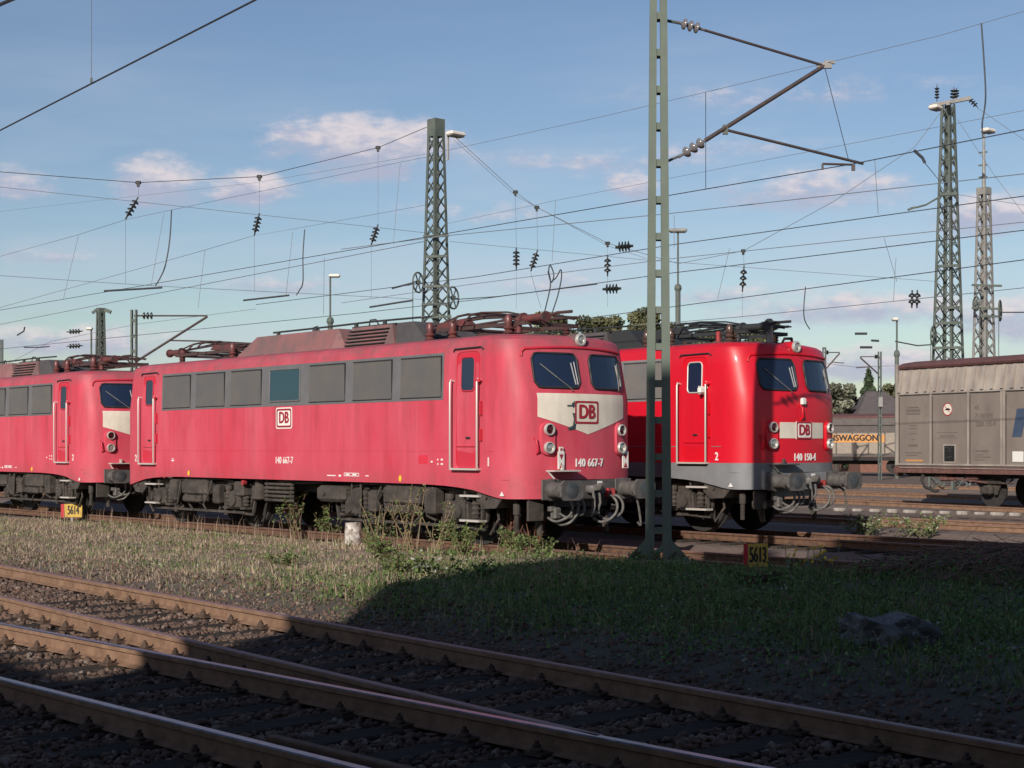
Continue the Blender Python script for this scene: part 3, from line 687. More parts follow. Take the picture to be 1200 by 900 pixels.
def pantograph(root, xc, sgn, m_red, m_dark, red):
    P = lambda x: xc + sgn * x
    a = MB()
    zb = 3.98
    for y in (-.62, .62): a.bar((P(-1.5), y, zb), (P(1.5), y, zb), .05, .07)
    for x in (-1.5, -.5, .5, 1.5): a.bar((P(x), -.62, zb), (P(x), .62, zb), .06)
    for y in (-.5, .5):
        a.tube([(P(-1.15), y, zb + .12), (P(.1), y * .9, zb + .18), (P(1.75), y * .75, zb + .13)], .026, 8)
        a.tube([(P(1.15), y * .85, zb + .14), (P(0), y * .8, zb + .22), (P(-1.75), y * .7, zb + .14)], .024, 8)
    p = a.build('pantograph', m_dark, root, smooth=40)
    MB().prism([(-1.2, 0), (-1.05, .12), (-.3, .15), (-.1, .03)], (xc, -.60, zb + .03), (sgn, 0, 0), (0, 0, 1), (0, .16, 0)).build('drive_casing', m_red, p)
    h = MB()
    for k, x in enumerate((-.16, .22)):
        h.tube([(P(x - .0), -.98, zb + .08), (P(x), -.86, zb + .20), (P(x), -.60, zb + .26), (P(x), .60, zb + .26), (P(x), .86, zb + .20), (P(x), .98, zb + .08)], .022, 7)
    for y in (-.55, .55): h.tube([(P(-.95), y, zb + .16), (P(-.5), y, zb + .25), (P(.22), y, zb + .27), (P(.9), y, zb + .23), (P(1.5), y, zb + .12)], .018, 6)
    h.bar((P(-1.75), -.45, zb + .13), (P(-1.75), .45, zb + .13), .03); h.bar((P(1.75), -.45, zb + .13), (P(1.75), .45, zb + .13), .03)
    h.tube([(P(1.3), -.3, zb + .05), (P(2.0), -.32, zb + .16), (P(2.35), -.3, zb + .16)], .03); h.tube([(P(-1.2), -.2, zb + .05), (P(-2.1), -.24, zb + .08)], .03)
    h.build('contact_bow', m_dark, p, smooth=40)
    for x in (-1.3, 1.2):
        for y in (-.62, .62):
            n = MB(); n.lathe((P(x), y, 3.76), (0, 0, 1), [(0, .085), (.02, .085), (.025, .05)] + [(.035 + .026 * i, .08 if i % 2 else .048) for i in range(6)] + [(.18, .055), (.21, .07)], n=12)
            n.build('insulator', m_red if red else MT['porcelain'], p, smooth=50)
    n = MB().cyl((P(1.35), -.55, zb + .08), (P(1.95), -.55, zb + .08), .07, n=12); n.cyl((P(1.32), -.55, zb + .08), (P(1.38), -.55, zb + .08), .11, n=12); n.cyl((P(1.92), -.55, zb + .08), (P(1.97), -.55, zb + .08), .10, n=12)
    n.lathe((P(1.25), -.58, 3.74), (0, 0, 1), [(0, .07), (.1, .06), (.26, .06), (.30, .08), (.36, .05)], n=10)
    n.build('lift_cylinder', MT['panto_red'] if red else m_dark, p, smooth=40)
    return p

def build_loco(name, label, loc, rz, C, number, chevron=True, grey_skirt=False, red_panto=True, z=0.0, scraps=False, horn=False, cab_nos=('1', '2')):
    root = empty(name, (loc[0], loc[1], z), rz, label, 'locomotive', 'electric locomotives in the yard')
    # body
    lv = [.80, 1.2, 1.38, 1.7, 2.2, 2.6, 2.8, 3.05, 3.3, 3.55, 3.64, 3.70]
    vs, fs, k = shell(lv)
    b = MB(); b.v = [tuple(p) for p in vs]; b.f = fs; b.mi = [1 if (grey_skirt and q < 2) else 0 for q in k]
    b.build('body', [C['body'], C['skirt']], root, smooth=28)
    vs, fs, k = shell([3.70, 3.74, 3.775, 3.80, 3.82], cap_top=True)
    b = MB(); b.v = [tuple(p) for p in vs]; b.f = fs; b.mi = [1 if q == 0 else 0 for q in k]
    roof = b.build('roof', [C['roof'], C['body']], root, smooth=40)
    # floor
    MB().box((0, 0, 1.16), (14.2, 2.7, .10)).box((0, 0, .98), (5.6, 1.9, .3)).build('underframe', MT['grime_dark'], root)
    # waist seam and belt line
    s = MB()
    for x0, x1 in ((-6.6, 5.55), (6.5, 6.75)): s.box(((x0 + x1) / 2, -HW - .002, 1.70), (x1 - x0, .008, .012))
    s.tube([(7.30 + 0.0, -1.262, 1.2), (7.1, -1.416, 1.2), (6.95, -1.46, 1.2)], .007, 5)
    s.build('seam', C['body'] if not grey_skirt else C['skirt'], root)
    # window band with its grilles and the one clear window
    band = side_panel(MB(), -5.34, 5.36, 2.62, 3.47, .004).build('window_band', C['band'], root)
    for i, (x0, x1) in enumerate(WINS):
        if i == 3:
            w = side_panel(MB(), x0, x1, 2.72, 3.38, .012).build('side_window', MT['glass_side'], band)
            MB().tube(closed(side_loop(x0, x1, 2.72, 3.38, .03, .012)), .018, 6).build('window_frame', C['band'], w)
        else:
            g = side_panel(MB(), x0, x1, 2.68, 3.41, .014)
            g.build('air_grille', C['grille'], band)
            e = MB()
            e.box(((x0 + x1) / 2, side_y(3.41) - .012, 3.415), (x1 - x0, .024, .016)); e.box((x1, side_y(3.05) - .010, 3.05), (.016, .024, .74)); e.box(((x0 + x1) / 2, side_y(2.68) - .010, 2.675), (x1 - x0, .024, .014))
            for q in np.linspace(x0 + .06, x1 - .06, 14): e.box((q, side_y(3.41) - .02, 3.405), (.03, .02, .015))
            e.build('grille_frame', MT['rubber'], band)
    # cab doors
    for sg in (1, -1):
        xc = 6.06 * sg if sg > 0 else -5.96
        d = side_panel(MB(), xc - .31, xc + .31, 1.42, 3.44, .003, .10).build('cab_door', C['door'], root)
        fr = MB(); fr.tube(closed(side_loop(xc - .32, xc + .32, 1.40, 3.46, .12, .004)), .011, 5)
        fr.box((xc, side_y(1.78) - .012, 1.78), (.6, .02, .014)); fr.build('door_seal', C['body'] if sg < 0 else C['door'], d)
        dr = MB(); dr.tube([(xc - .42, side_y(3.5) - .012, 3.47), (xc - .38, side_y(3.5) - .018, 3.515), (xc + .36, side_y(3.5) - .018, 3.525), (xc + .42, side_y(3.5) - .012, 3.48)], .016, 6); dr.build('rain_strip', MT['rubber'], root)
        gl = side_panel(MB(), xc - .19, xc + .19, 2.76, 3.36, .010, .08).build('door_window', MT['glass'], d)
        MB().tube(closed(side_loop(xc - .19, xc + .19, 2.76, 3.36, .08, .010)), .014, 6).build('window_frame', C['door'] if not grey_skirt else MT['chrome'], gl)
        MB().box((xc + .02, side_y(1.9) - .015, 1.93), (.12, .02, .035), bev=.008).build('door_handle', MT['rubber'], d)
        for e, x in enumerate((xc - .40, xc + .36)):
            r = MB(); zt = 2.96
            r.tube([(x, -HW + .02, zt - .02), (x, -HW - .07, zt), (x, -HW - .085, zt - .06), (x, -HW - .085, 1.40), (x, -HW + .01, 1.37)], .019, 8)
            r.build('handrail', MT['chrome'] if (sg > 0 or grey_skirt) or True else C['door'], root, smooth=60)
        MB().box((xc - .02, -HW - .05, 1.375), (.78, .10, .03)).build('door_sill', MT['chrome'], root)
        MB().box((xc + .36, -HW - .05, 2.93), (.10, .09, .07), bev=.02).box((xc + .40, -HW - .02, 2.45), (.035, .06, .24)).box((xc + .40, -HW - .02, 1.98), (.035, .06, .2)).build('door_hinge', C['door'], d)
        cab_steps(root, xc + .02)
        n = '1' if sg > 0 else '2'; n = cab_nos[0] if sg > 0 else cab_nos[1]
        lettering(MB(), n, .22, lambda u, v, w: (sg * 6.64 + u, -HW - .004 - w, 1.50 + v), sx=.8, bold=.006).build('cab_number', MT['letter'], root)
    # side lettering and marks
    m = MB(); sidef = lambda cx, cz, off=.004: (lambda u, v, w: (cx + u, side_y(2.4) - off - w, cz + v))
    if number: lettering(m, number, .20, sidef(0, 1.49), sx=.78, bold=.003, space=1.08).build('number_lettering', MT['letter'], root)
    lg = MB().prism(rrect(.62, .44, .05), (0, -HW - .001, 2.37), (1, 0, 0), (0, 0, 1), (0, -.006, 0)).build('logo_plate', MT['logo_white'], root)
    lr = MB(); fr_o = rrect(.57, .39, .045); fr_i = rrect(.49, .31, .03); nn = len(fr_o)
    lr.add([(x, -HW - .009, 2.37 + y) for x, y in fr_o + fr_i], [(i, (i + 1) % nn, nn + (i + 1) % nn, nn + i) for i in range(nn)])
    lettering(lr, 'DB', .33, sidef(0, 2.37, .009), sx=.88, bold=.012); lr.build('logo_lettering', MT['logo_red'], lg, fix=False)
    y_ = MB(); y_.prism([(.04 * math.cos(a), .06 * math.sin(a)) for a in np.linspace(0, 6.28, 17)[:-1]], (4.05, -HW - .001, 1.18), (1, 0, 0), (0, 0, 1), (0, -.005, 0)); y_.prism([(.04 * math.cos(a), .06 * math.sin(a)) for a in np.linspace(0, 6.28, 17)[:-1]], (-4.05, -HW - .001, 1.18), (1, 0, 0), (0, 0, 1), (0, -.005, 0)); y_.build('yellow_mark', MT['yellow'], root)
    sm = MB()
    for i, (x, zc, w, h) in enumerate([(1.75, 1.205, .30, .02), (2.05, 1.205, .08, .04), (2.45, 1.205, .5, .012), (2.45, 1.26, .5, .012), (2.2, 1.232, .012, .06), (2.7, 1.232, .012, .06), (2.32, 1.232, .12, .03), (2.55, 1.232, .14, .03), (2.98, 1.215, .10, .02), (5.02, 1.50, .05, .03), (5.2, 1.54, .03, .03), (5.2, 1.46, .03, .03), (5.32, 1.54, .06, .03), (5.32, 1.46, .06, .03), (-4.8, 1.50, .12, .012), (-4.8, 1.46, .12, .03)]):
        sm.box((x, -HW - .002, zc), (w, .006, h))
    sm.build('small_marking', MT['letter'], root)
    if scraps: side_panel(MB(), 4.62, 4.90, 1.46, 1.62, .003).build('repaint_patch', MT['patch'], root)
    lettering(MB(), '⌂' if False else '▲', .10, lambda u, v, w: (6.98 + u, -1.452 - .012 - w, .95 + v), sx=1.3).build('jacking_mark', MT['letter'], root)
    # nose: windscreens, drip rail, wipers
    for sg in (-1, 1):
        y0, y1 = sorted((sg * .145, sg * 1.045)); lo, hi = rounded(y0, y1, 2.80, 3.40, .10)
        v, f = front_patch(y0, y1, lo, hi, .018, 40, 8)
        g = MB().add(v, f).build('windscreen', MT['glass'], root, smooth=30)
        loop = []
        ys = np.linspace(y0, y1, 15)
        loop = [front_pt(y, lo(y), .014) for y in ys] + [front_pt(y1, z, .014) for z in np.linspace(lo(y1), hi(y1), 5)[1:-1]] + [front_pt(y, hi(y), .014) for y in ys[::-1]] + [front_pt(y0, z, .014) for z in np.linspace(hi(y0), lo(y0), 5)[1:-1]]
        MB().tube(closed(loop), .022, 6).build('window_frame', MT['rubber'], g, smooth=60)
        ya = sg * .145 + (.62 if sg < 0 else .14) * 0 + (-.20 if sg < 0 else .62)
        w = MB(); a = front_pt(ya, 2.76, .05); e = front_pt(ya - .52, 3.16, .035)
        if sg > 0: a = front_pt(.86, 2.78, .05); e = front_pt(.93, 3.22, .035)
        w.tube([a - Vector((.06, 0, .02)), a, e], .006, 5); m2 = (e + a) / 2
        w.bar(e + (e - a) * -.45, e + (e - a) * .12, .010, .015); w.build('wiper', MT['wiper'], root)
        bl = MB(); yb = sg * .60 - .36 if sg < 0 else .96
        yb = y1 - .10; bl.tube([front_pt(yb - .05, 3.24, .02), front_pt(yb, 2.86, .02)], .012, 5); bl.tube([front_pt(yb + .02, 3.26, .02), front_pt(yb + .05, 2.86, .02)], .010, 5)
        bl.build('window_mullion', MT['lampring'], g)
    d = MB(); d.tube([front_pt(y, 3.47 + .05 * (1 - (y / 1.2) ** 2), .012) for y in np.linspace(-1.14, 1.14, 23)], .024, 6)
    d.tube([front_pt(-1.14, 3.47, .012), front_pt(-1.19, 3.42, .012), front_pt(-1.205, 3.34, .012)], .022, 6); d.build('rain_strip', C['door'], root, smooth=60)
    # white panel, logo and number on the nose
    if chevron:
        top = lambda y: 2.70; bot = lambda y: 1.99 + .30 * abs(y) / 1.03
        v, f = front_patch(-1.03, 1.03, bot, top, .008, 80, 6); MB().add(v, f).build('white_panel', MT['chev'], root, smooth=30)
    else:
        for y0, y1 in ((-.66, -.23), (.23, .66)):
            v, f = front_patch(y0, y1, lambda y: 1.86, lambda y: 2.17, .006, 8, 3); MB().add(v, f).build('white_panel', MT['chev'], root)
    lz, ly, ls = (2.375, -.03, 1.0) if chevron else (2.015, 0, .85)
    ff = lambda cy, cz, off: (lambda u, v, w: front_pt(cy + u, cz + v, off + w))
    pts = rrect(.58 * ls, .42 * ls, .05); v, f = front_patch(ly - .28 * ls, ly + .28 * ls, lambda y: lz - .20 * ls, lambda y: lz + .20 * ls, 0.012, 24, 5)
    pl = MB().add(v, f).build('logo_plate', MT['chev'] if chevron else MT['logo_white'], root)
    lr = MB(); fo = dense(rrect(.56 * ls, .40 * ls, .04)); fi = [(a * .87, b_ * .82) for a, b_ in fo]; n2 = len(fo)
    lr.add([front_pt(ly + a, lz + b_, .0165) for a, b_ in fo + fi], [(i, (i + 1) % n2, n2 + (i + 1) % n2, n2 + i) for i in range(n2)])
    lettering(lr, 'DB', .34 * ls, ff(ly, lz, .0175), sx=.88, bold=.012 * ls); lr.build('logo_lettering', MT['logo_red'], pl, fix=False)
    if number: lettering(MB(), number, .20, ff(0.03, 1.485, .014), sx=.80, bold=.005, space=1.06).build('number_lettering', MT['letter'], root, fix=False)
    if scraps:
        q = MB()
        for pl_ in ([(-.47, 2.50), (-.36, 2.50), (-.36, 2.47), (-.47, 2.47)], [(-.36, 2.36), (-.31, 2.36), (-.27, 2.22), (-.29, 2.08), (-.44, 2.06), (-.46, 2.10), (-.35, 2.14), (-.33, 2.26)], [(-.38, 2.52), (-.30, 2.58), (-.28, 2.50), (-.34, 2.44)]):
            q.add([front_pt(a, b_, .012) for a, b_ in pl_], [tuple(range(len(pl_)))])
        q.build('paint_scrap', MT['scrap'], root, fix=False)
    # lamps
    for sg in (-1, 1):
        y = sg * .865; hb = MB()
        loop = [(y + .125 * math.cos(a), 1.91 + (.16 if math.sin(a) > 0 else -.16) + .125 * math.sin(a)) for a in np.linspace(0, 2 * math.pi, 21)[:-1]]
        n = len(loop); vs = [front_pt(a, b_, .05) for a, b_ in loop] + [front_pt(y + (a - y) * 1.12, 1.91 + (b_ - 1.91) * 1.06, -.02) for a, b_ in loop]
        hb.add(vs, [tuple(range(n))] + [(i, (i + 1) % n, n + (i + 1) % n, n + i) for i in range(n)])
        hb = hb.build('lamp_housing', C['body'], root, smooth=50)
        for zc, dark in ((2.07, True), (1.755, False)):
            c = front_pt(y, zc, .045); dr = Vector((1, y * .12, 0))
            l = MB(); l.lathe(c, dr, [(0, .105), (.05, .105), (.062, .098), (.062, .084), (.03, .08)], n=20); lo_ = l.build('headlight', MT['lampring'], hb, smooth=40)
            MB().lathe(c + dr * .028, dr, [(0, .081), (.004, .081), (.014, .04), (.018, .005)], n=16).build('lens', MT['lens_dark'] if dark else MT['lens'], lo_, smooth=60)
    tl = MB(); c = front_pt(0, 3.655, -.02); c = Vector((7.38, 0, 3.66)); tl.lathe(c - Vector((.30, 0, 0)), (1, 0, 0), [(0, .06), (.05, .115), (.30, .115)], n=18)
    th = tl.build('lamp_housing', C['roof'] if not grey_skirt else C['body'], root, smooth=50)
    l = MB().lathe(c, (1, 0, 0), [(0, .118), (.04, .118), (.055, .10), (.055, .08), (.03, .076)], n=20).build('headlight', MT['lampring'], th, smooth=40)
    MB().lathe(c + Vector((.03, 0, 0)), (1, 0, 0), [(0, .077), (.006, .07), (.018, .03), (.02, .004)], n=16).build('lens', MT['lens'], l, smooth=60)
    # handle left of the lamps, lamp irons, front step
    MB().tube([front_pt(-1.10, 1.93, 0), front_pt(-1.09, 1.90, .06), front_pt(-1.06, 1.70, .07), front_pt(-1.05, 1.64, 0)], .018, 7).build('nose_handle', C['door'], root, smooth=60)
    st = MB(); x0 = front_x(-.62, 1.33); st.box((x0 + .10, -.62, 1.355), (.22, .62, .025)); st.bar((x0, -.9, 1.35), (x0 + .18, -.9, 1.22), .02); st.bar((x0, -.36, 1.35), (x0 + .18, -.36, 1.35), .02)
    st.box((x0 + .06, -.62, 1.40), (.05, .05, .12)); st.build('nose_step', MT['chrome'] if not grey_skirt else MT['beam'], root)
    if grey_skirt:
        MB().tube([front_pt(-.12, 2.50, 0), front_pt(-.12, 2.46, .06), front_pt(-.10, 2.28, .07), front_pt(-.09, 2.22, 0)], .02, 7).build('nose_handle', C['door'], root, smooth=60)
        mi_ = MB().box((6.33, -HW - .10, 2.80), (.10, .20, .16), bev=.04).bar((6.40, -HW, 2.86), (6.36, -HW - .06, 2.84), .03); mi_.build('mirror', MT['white'], root)
        MB().box(front_pt(-.06, 2.58, .03), (.08, .13, .14), bev=.02).build('socket_box', MT['white'], root)
    # buffer beam
    bm_ = MB().box((7.46, 0, 1.03), (.22, 1.86, .335)).box((7.56, 0, 1.03), (.03, 2.0, .31), bev=.01)
    bm_.box((7.35, 0, .80), (.10, 1.3, .16)); bm = bm_.build('buffer_beam', MT['beam'] if not grey_skirt else C['skirt'], root)
    MB().prism(rrect(.12, .05, .004), (7.578, .30, 1.14), (0, 1, 0), (0, 0, 1), (.004, 0, 0)).build('white_mark', MT['letter'], bm)
    for sg in (-1, 1):
        y = sg * .875; bf = MB()
        bf.lathe((7.56, y, 1.03), (1, 0, 0), [(0, .19), (.03, .19), (.035, .135), (.30, .135), (.305, .115), (.52, .11), (.53, .11)], n=20); bf.box((7.575, y, 1.03), (.03, .40, .36), bev=.01)
        bo = bf.build('buffer', MT['buffer'], root, smooth=40)
        h = MB(); h.prism([(a, b_) for a, b_ in [(-.25, -.10), (-.18, -.17), (.18, -.17), (.25, -.10), (.25, .10), (.18, .17), (-.18, .17), (-.25, .10)]], (8.09, y, 1.03), (0, 1, 0), (0, 0, 1), (.05, 0, 0))
        h.lathe((8.14, y, 1.03), (1, 0, 0), [(0, .145), (.012, .12), (.018, .02)], n=18, mi=1); h.build('buffer_head', [MT['buffer'], MT['buffer_face']], bo, smooth=30)
    ck = MB(); ck.box((7.66, 0, 1.03), (.20, .09, .14), bev=.02); ck.prism([(0, 0), (.22, .02), (.27, .10), (.20, .12), (.17, .07), (.02, .09)], (7.70, -.03, 1.0), (1, 0, 0), (0, 0, 1), (0, .06, 0))
    ck.lathe((7.62, .14, 1.05), (1, 0, 0), [(0, .06), (.12, .09), (.2, .09), (.22, .02)], n=12)
    for y in (-.07, .07): ck.tube([(7.80, y, 1.02), (7.82, y * 1.2, .80), (7.76, y, .62)], .022, 6)
    ck.tube([(7.76, -.10, .62), (7.76, .10, .62)], .03, 6); ck.tube([(7.80, -.05, .95), (7.86, -.09, .72), (7.80, -.12, .56)], .02, 6); ck.build('screw_coupling', MT['hose'], bm, smooth=50)
    for i, (y, col, dz) in enumerate([(-.62, 0, .36), (-.48, 0, .42), (.46, 1, .40), (.60, 1, .36), (.92, 0, .50), (-.34, 0, .30)]):
        h = MB(); s_ = 1 if y > 0 else -1
        if i == 4: h.tube(spl([(7.56, y - .06, .92), (7.70, y - .02, .90), (7.76, y + .12, .82), (7.76, y + .20, .55), (7.74, y + .24, .36), (7.70, y + .20, .42)], 4), .022, 7)
        else: h.tube(spl([(7.56, y, .90), (7.72, y, .90), (7.83, y + .02, .78), (7.86, y - .03, .62), (7.80, y - .14, .95 - dz - .06), (7.70, y - .26, .90 - dz - .05), (7.62, y - .36, .92 - dz)], 4), .024, 8)
        ho = h.build('brake_hose', MT['hose'], bm, smooth=60)
        MB().box((7.60, y, .96), (.10, .05, .16), bev=.01).build('hose_cock', MT['redpart'] if col else MT['grime'], ho)
    # guard irons and front pipework
    gi = MB()
    for y in (-.80, .80): gi.prism([(-.16, .62), (.02, .62), (.05, .24), (-.04, .22), (-.10, .40)], (7.20, y, 0), (1, 0, 0), (0, 0, 1), (0, .04, 0))
    gi.box((7.05, 0, .58), (.12, 1.7, .14)); gi.box((7.30, -.98, .72), (.05, .34, .46)); gi.build('guard_iron', MT['grime'], root)
    pp = MB(); pp.lathe((7.02, -1.16, .28), (0, 0, 1), [(0, .045), (.30, .045), (.31, .065), (.52, .065), (.53, .04), (.58, .04)], n=10); pp.bar((6.85, -1.16, .86), (7.06, -1.16, .80), .035); pp.build('sand_pipe', MT['grime'], root)
    fb = MB()
    for a, b_, c_ in (((7.28, -1.10, .80), (.04, .04, .50), 0), ((7.28, -.92, .80), (.04, .04, .50), 0), ((7.28, -1.01, .57), (.04, .20, .04), 0), ((7.28, -1.01, 1.02), (.04, .20, .04), 0)): fb.box(a, b_)
    fb.build('front_step', MT['grime'], root)
    bx = MB().box((7.52, -.70, .62), (.14, .15, .20), bev=.02); bx.box((7.50, -.78, .70), (.1, .10, .08)); bx.build('coupler_socket', MT['hose'], bm)
    # running gear
    bogie(root, 3.95, 1); bogie(root, -3.95, -1)
    u = MB()
    for i in range(5): u.tube([(-1.05, -1.28, .99 - i * .085), (-.98, -1.32, .99 - i * .085), (.0, -1.32, .99 - i * .085), (.08, -1.28, .99 - i * .085)], .032, 8)
    for x in (-.95, 0): u.bar((x, -1.3, 1.08), (x, -1.3, .62), .04)
    u.tube([(-.5, -1.30, 1.05), (.4, -1.30, 1.03), (1.2, -1.28, 1.06)], .03, 7); u.build('cooling_pipe', MT['grime'], root, smooth=60)
    e = MB(); e.box((1.65, -1.25, .84), (1.0, .42, .32), bev=.06); e.cyl((1.45, -1.47, .84), (1.45, -1.49, .84), .05); e.build('equipment_box', MT['grime'], root, smooth=30)
    e = MB(); e.lathe((-1.38, -1.22, .62), (0, 0, 1), [(0, .12), (.04, .18), (.26, .18), (.30, .12), (.46, .10)], n=16); e.build('air_reservoir', MT['grime'], root, smooth=40)
    MB().box((-2.0, -1.25, .86), (.40, .30, .32), bev=.03).build('equipment_box', MT['grime'], root)
    MB().cyl((-1.75, -1.36, 1.0), (-1.75, -1.44, 1.0), .06, n=10).build('drain_valve', MT['redpart'], root)
    e = MB(); e.box((2.45, -1.2, .70), (.35, .4, .55), bev=.06); e.tube([(2.3, -1.36, 1.06), (2.32, -1.4, .7), (2.5, -1.38, .45)], .025); e.tube([(2.6, -1.36, 1.06), (2.66, -1.4, .7), (2.6, -1.38, .4)], .025); e.build('equipment_box', MT['grime'], root, smooth=30)
    # roof hoods
    h = MB()
    def hood(x0, x1, mi, e0=.0, e1=.0, zt=4.20):
        vs = []
        for x, e_ in ((x0, 0), (x0 + e0, 1), (x1 - e1, 1), (x1, 0)):
            zz = zt if e_ else 3.74
            for y, k in ((-1.02, 3.66), (-.80, zz), (.80, zz), (1.02, 3.66)): vs.append((x, y if e_ or True else y, k))
        fs = [(k * 4 + i, k * 4 + i + 1, k * 4 + 5 + i, k * 4 + 4 + i) for k in range(3) for i in range(3)] + [(0, 3, 2, 1), (12, 13, 14, 15)]
        h.add(vs, fs, mi)
    hood(-2.95, 1.30, 0, .75, .30); hood(1.42, 2.95, 0, .10, .08, 4.18)
    ho = h.build('roof_hood', C['hood'], root)
    lv = MB()
    for i in range(6):
        z_ = 3.74 + i * .072; y_ = -1.015 + (z_ - 3.66) * .42; lv.box((2.16, y_ - .03, z_), (1.36, .05, .018))
    lv.box((2.16, -.72, 4.19), (1.5, .06, .03)); lv.build('louvre', MT['rubber'], ho)
    MB().prism([(2.96, 3.66), (3.02, 4.19), (3.55, 4.19), (3.98, 3.80), (3.98, 3.66)], (0, -.80, 0), (1, 0, 0), (0, 0, 1), (0, 1.6, 0)).build('roof_box', MT['panto_dark'] if not red_panto else MT['box_grey'], root)
    cl = MB()
    for x in np.linspace(-2.7, 2.9, 16): cl.box((x, -1.04, 3.70), (.06, .05, .06)); cl.box((x, -1.06, 3.67), (.03, .04, .07))
    cl.build('hood_clamp', MT['rubber'], ho)
    rb = MB(); rb.tube([(-2.0, -.5, 4.30), (.2, -.5, 4.30), (1.8, -.5, 4.31), (3.3, -.45, 4.30)], .022, 6)
    for x in (-1.8, -.3, 1.2, 2.2): rb.cyl((x, -.5, 4.18), (x, -.5, 4.30), .045, n=8)
    rb.tube([(-.6, -.4, 4.2), (-.55, -.4, 4.33), (-.40, -.4, 4.35), (-.30, -.4, 4.22)], .015, 5); rb.tube([(1.5, -.4, 4.2), (1.55, -.4, 4.36), (1.75, -.4, 4.36), (1.85, -.4, 4.24)], .015, 5); rb.build('roof_busbar', MT['panto_dark'], root)
    md = MT['panto'] if red_panto else MT['panto_dark']
    pantograph(root, 5.15, 1, MT['panto_red'] if red_panto else MT['panto_dark'], md, red_panto)
    pantograph(root, -4.75, -1, MT['panto_red'] if red_panto else MT['panto_dark'], md, red_panto)
    # tall insulators between pantograph and hood
    for x in (3.55 + .5, 4.75, 6.35, -3.3):
        n = MB().lathe((x, -.78, 3.72), (0, 0, 1), [(0, .10), (.03, .10)] + [(.05 + .04 * i, .10 if i % 2 else .06) for i in range(5)] + [(.27, .07), (.36, .07), (.42, .03)], n=12)
        n.build('roof_insulator', MT['ins_red'] if red_panto else MT['porcelain'], roof, smooth=50)
    if horn:
        n = MB().lathe((6.95, -.28, 3.70), (0, 0, 1), [(0, .075), (.28, .075), (.29, .06), (.52, .06), (.53, .04)], n=12); n.build('horn', MT['tower_grey'], root, smooth=40)
        n = MB().lathe((6.25, -1.0, 3.68), (0, 0, 1), [(0, .04), (.10, .05), (.28, .05), (.30, .03)], n=10); n.build('roof_valve', MT['redpart'], root, smooth=40)
        MB().tube([(6.95, .1, 3.74), (7.0, .12, 3.85), (7.02, .32, 3.86), (6.95, .42, 3.76)], .03, 6).build('aerial', MT['black'], root)
    return root
RZ = math.atan2(-.76, .649)
C0A = (-3.595, 32.61); C0B = (.795, 35.71); C0C = (C0A[0] - 16.8 * .649, C0A[1] + 16.8 * .76)
LA = build_loco('electric_locomotive', 'faded red electric locomotive in the middle, number 140 667-7 under a white chevron', C0A, RZ, FADED, '140 667-7', True, False, True, 0, True)
LB = build_loco('electric_locomotive', 'bright red electric locomotive with grey skirt and number 140 150-4, behind the green mast', C0B, RZ, FRESH, '140 150-4', False, True, False, .08, False, True, ('2', '1'))
LC = build_loco('electric_locomotive', 'faded red electric locomotive cut off by the left edge, behind the middle one', C0C, RZ, FADED, '', True, False, True, 0, False, False, ('2', '1'))
# red and white tail boards hung on the nose of the middle locomotive
for y, lab in ((-.64, 'red and white tail board hung below the left headlight of the faded red locomotive'), (1.0, 'red and white tail board hung below the right headlight of the faded red locomotive')):
    t = empty('tail_board', (0, 0, 0), 0, lab, 'tail board', 'tail boards on the faded red locomotive')
    a, f = (y, 1.52); x = front_x(min(abs(y), .95), f) + .06
    MB().box((x, a, f + .02), (.02, .14, .30)).box((x, a, f + .21), (.02, .09, .08)).build('board', MT['white'], t)
    r = MB()
    for s in (-1, 1): r.add([(x + .012, a - .05, f + s * .12), (x + .012, a + .05, f + s * .12), (x + .012, a, f + s * .02)], [(0, 1, 2)])
    r.build('red_triangle', MT['logo_red'], t, fix=False); MB().box((x + .001, a, f + .205), (.024, .05, .04)).build('grip_slot', MT['logo_red'], t)
    t.matrix_world = LA.matrix_basis.copy() if False else Matrix.Translation((C0A[0], C0A[1], 0)) @ Matrix.Rotation(RZ, 4, 'Z')

# ------------------------------------------------------------------ goods wagons
MT['wagon'] = mat('wagon_grey', (.215, .178, .152), .75, 0, (.17, .14, .12), 1.5, stretch=(1, 1, .4), col3=(.12, .095, .08), scale3=2.5, lo3=.6, hi3=.85)
MT['wagon_top'] = mat('wagon_top_grey', (.37, .325, .28), .65, 0, (.25, .21, .19), 2.5, stretch=(1, 1, .4), col3=(.20, .12, .09), scale3=3, lo3=.62, hi3=.8)
MT['wagon_roof'] = mat('wagon_roof_brown', (.15, .06, .055), .8, 0, (.10, .045, .045), 3)
MT['wagon_sill'] = mat('wagon_sill_rust', (.17, .075, .06), .85, 0, (.09, .05, .045), 6)
MT['blue'] = mat('blue_letter', (.035, .06, .11), .7, 0, (.05, .075, .12), 3)
MT['faint'] = mat('faint_lettering', (.13, .105, .092), .8)
MT['orange'] = mat('orange_band', (.55, .25, .07), .7)
MT['wagon_dark'] = mat('dark_wagon_side', (.11, .095, .088), .8, 0, (.085, .07, .065), 2)
MT['wagon_pale'] = mat('pale_wagon_panel', (.30, .25, .205), .75, 0, (.24, .20, .165), 3)
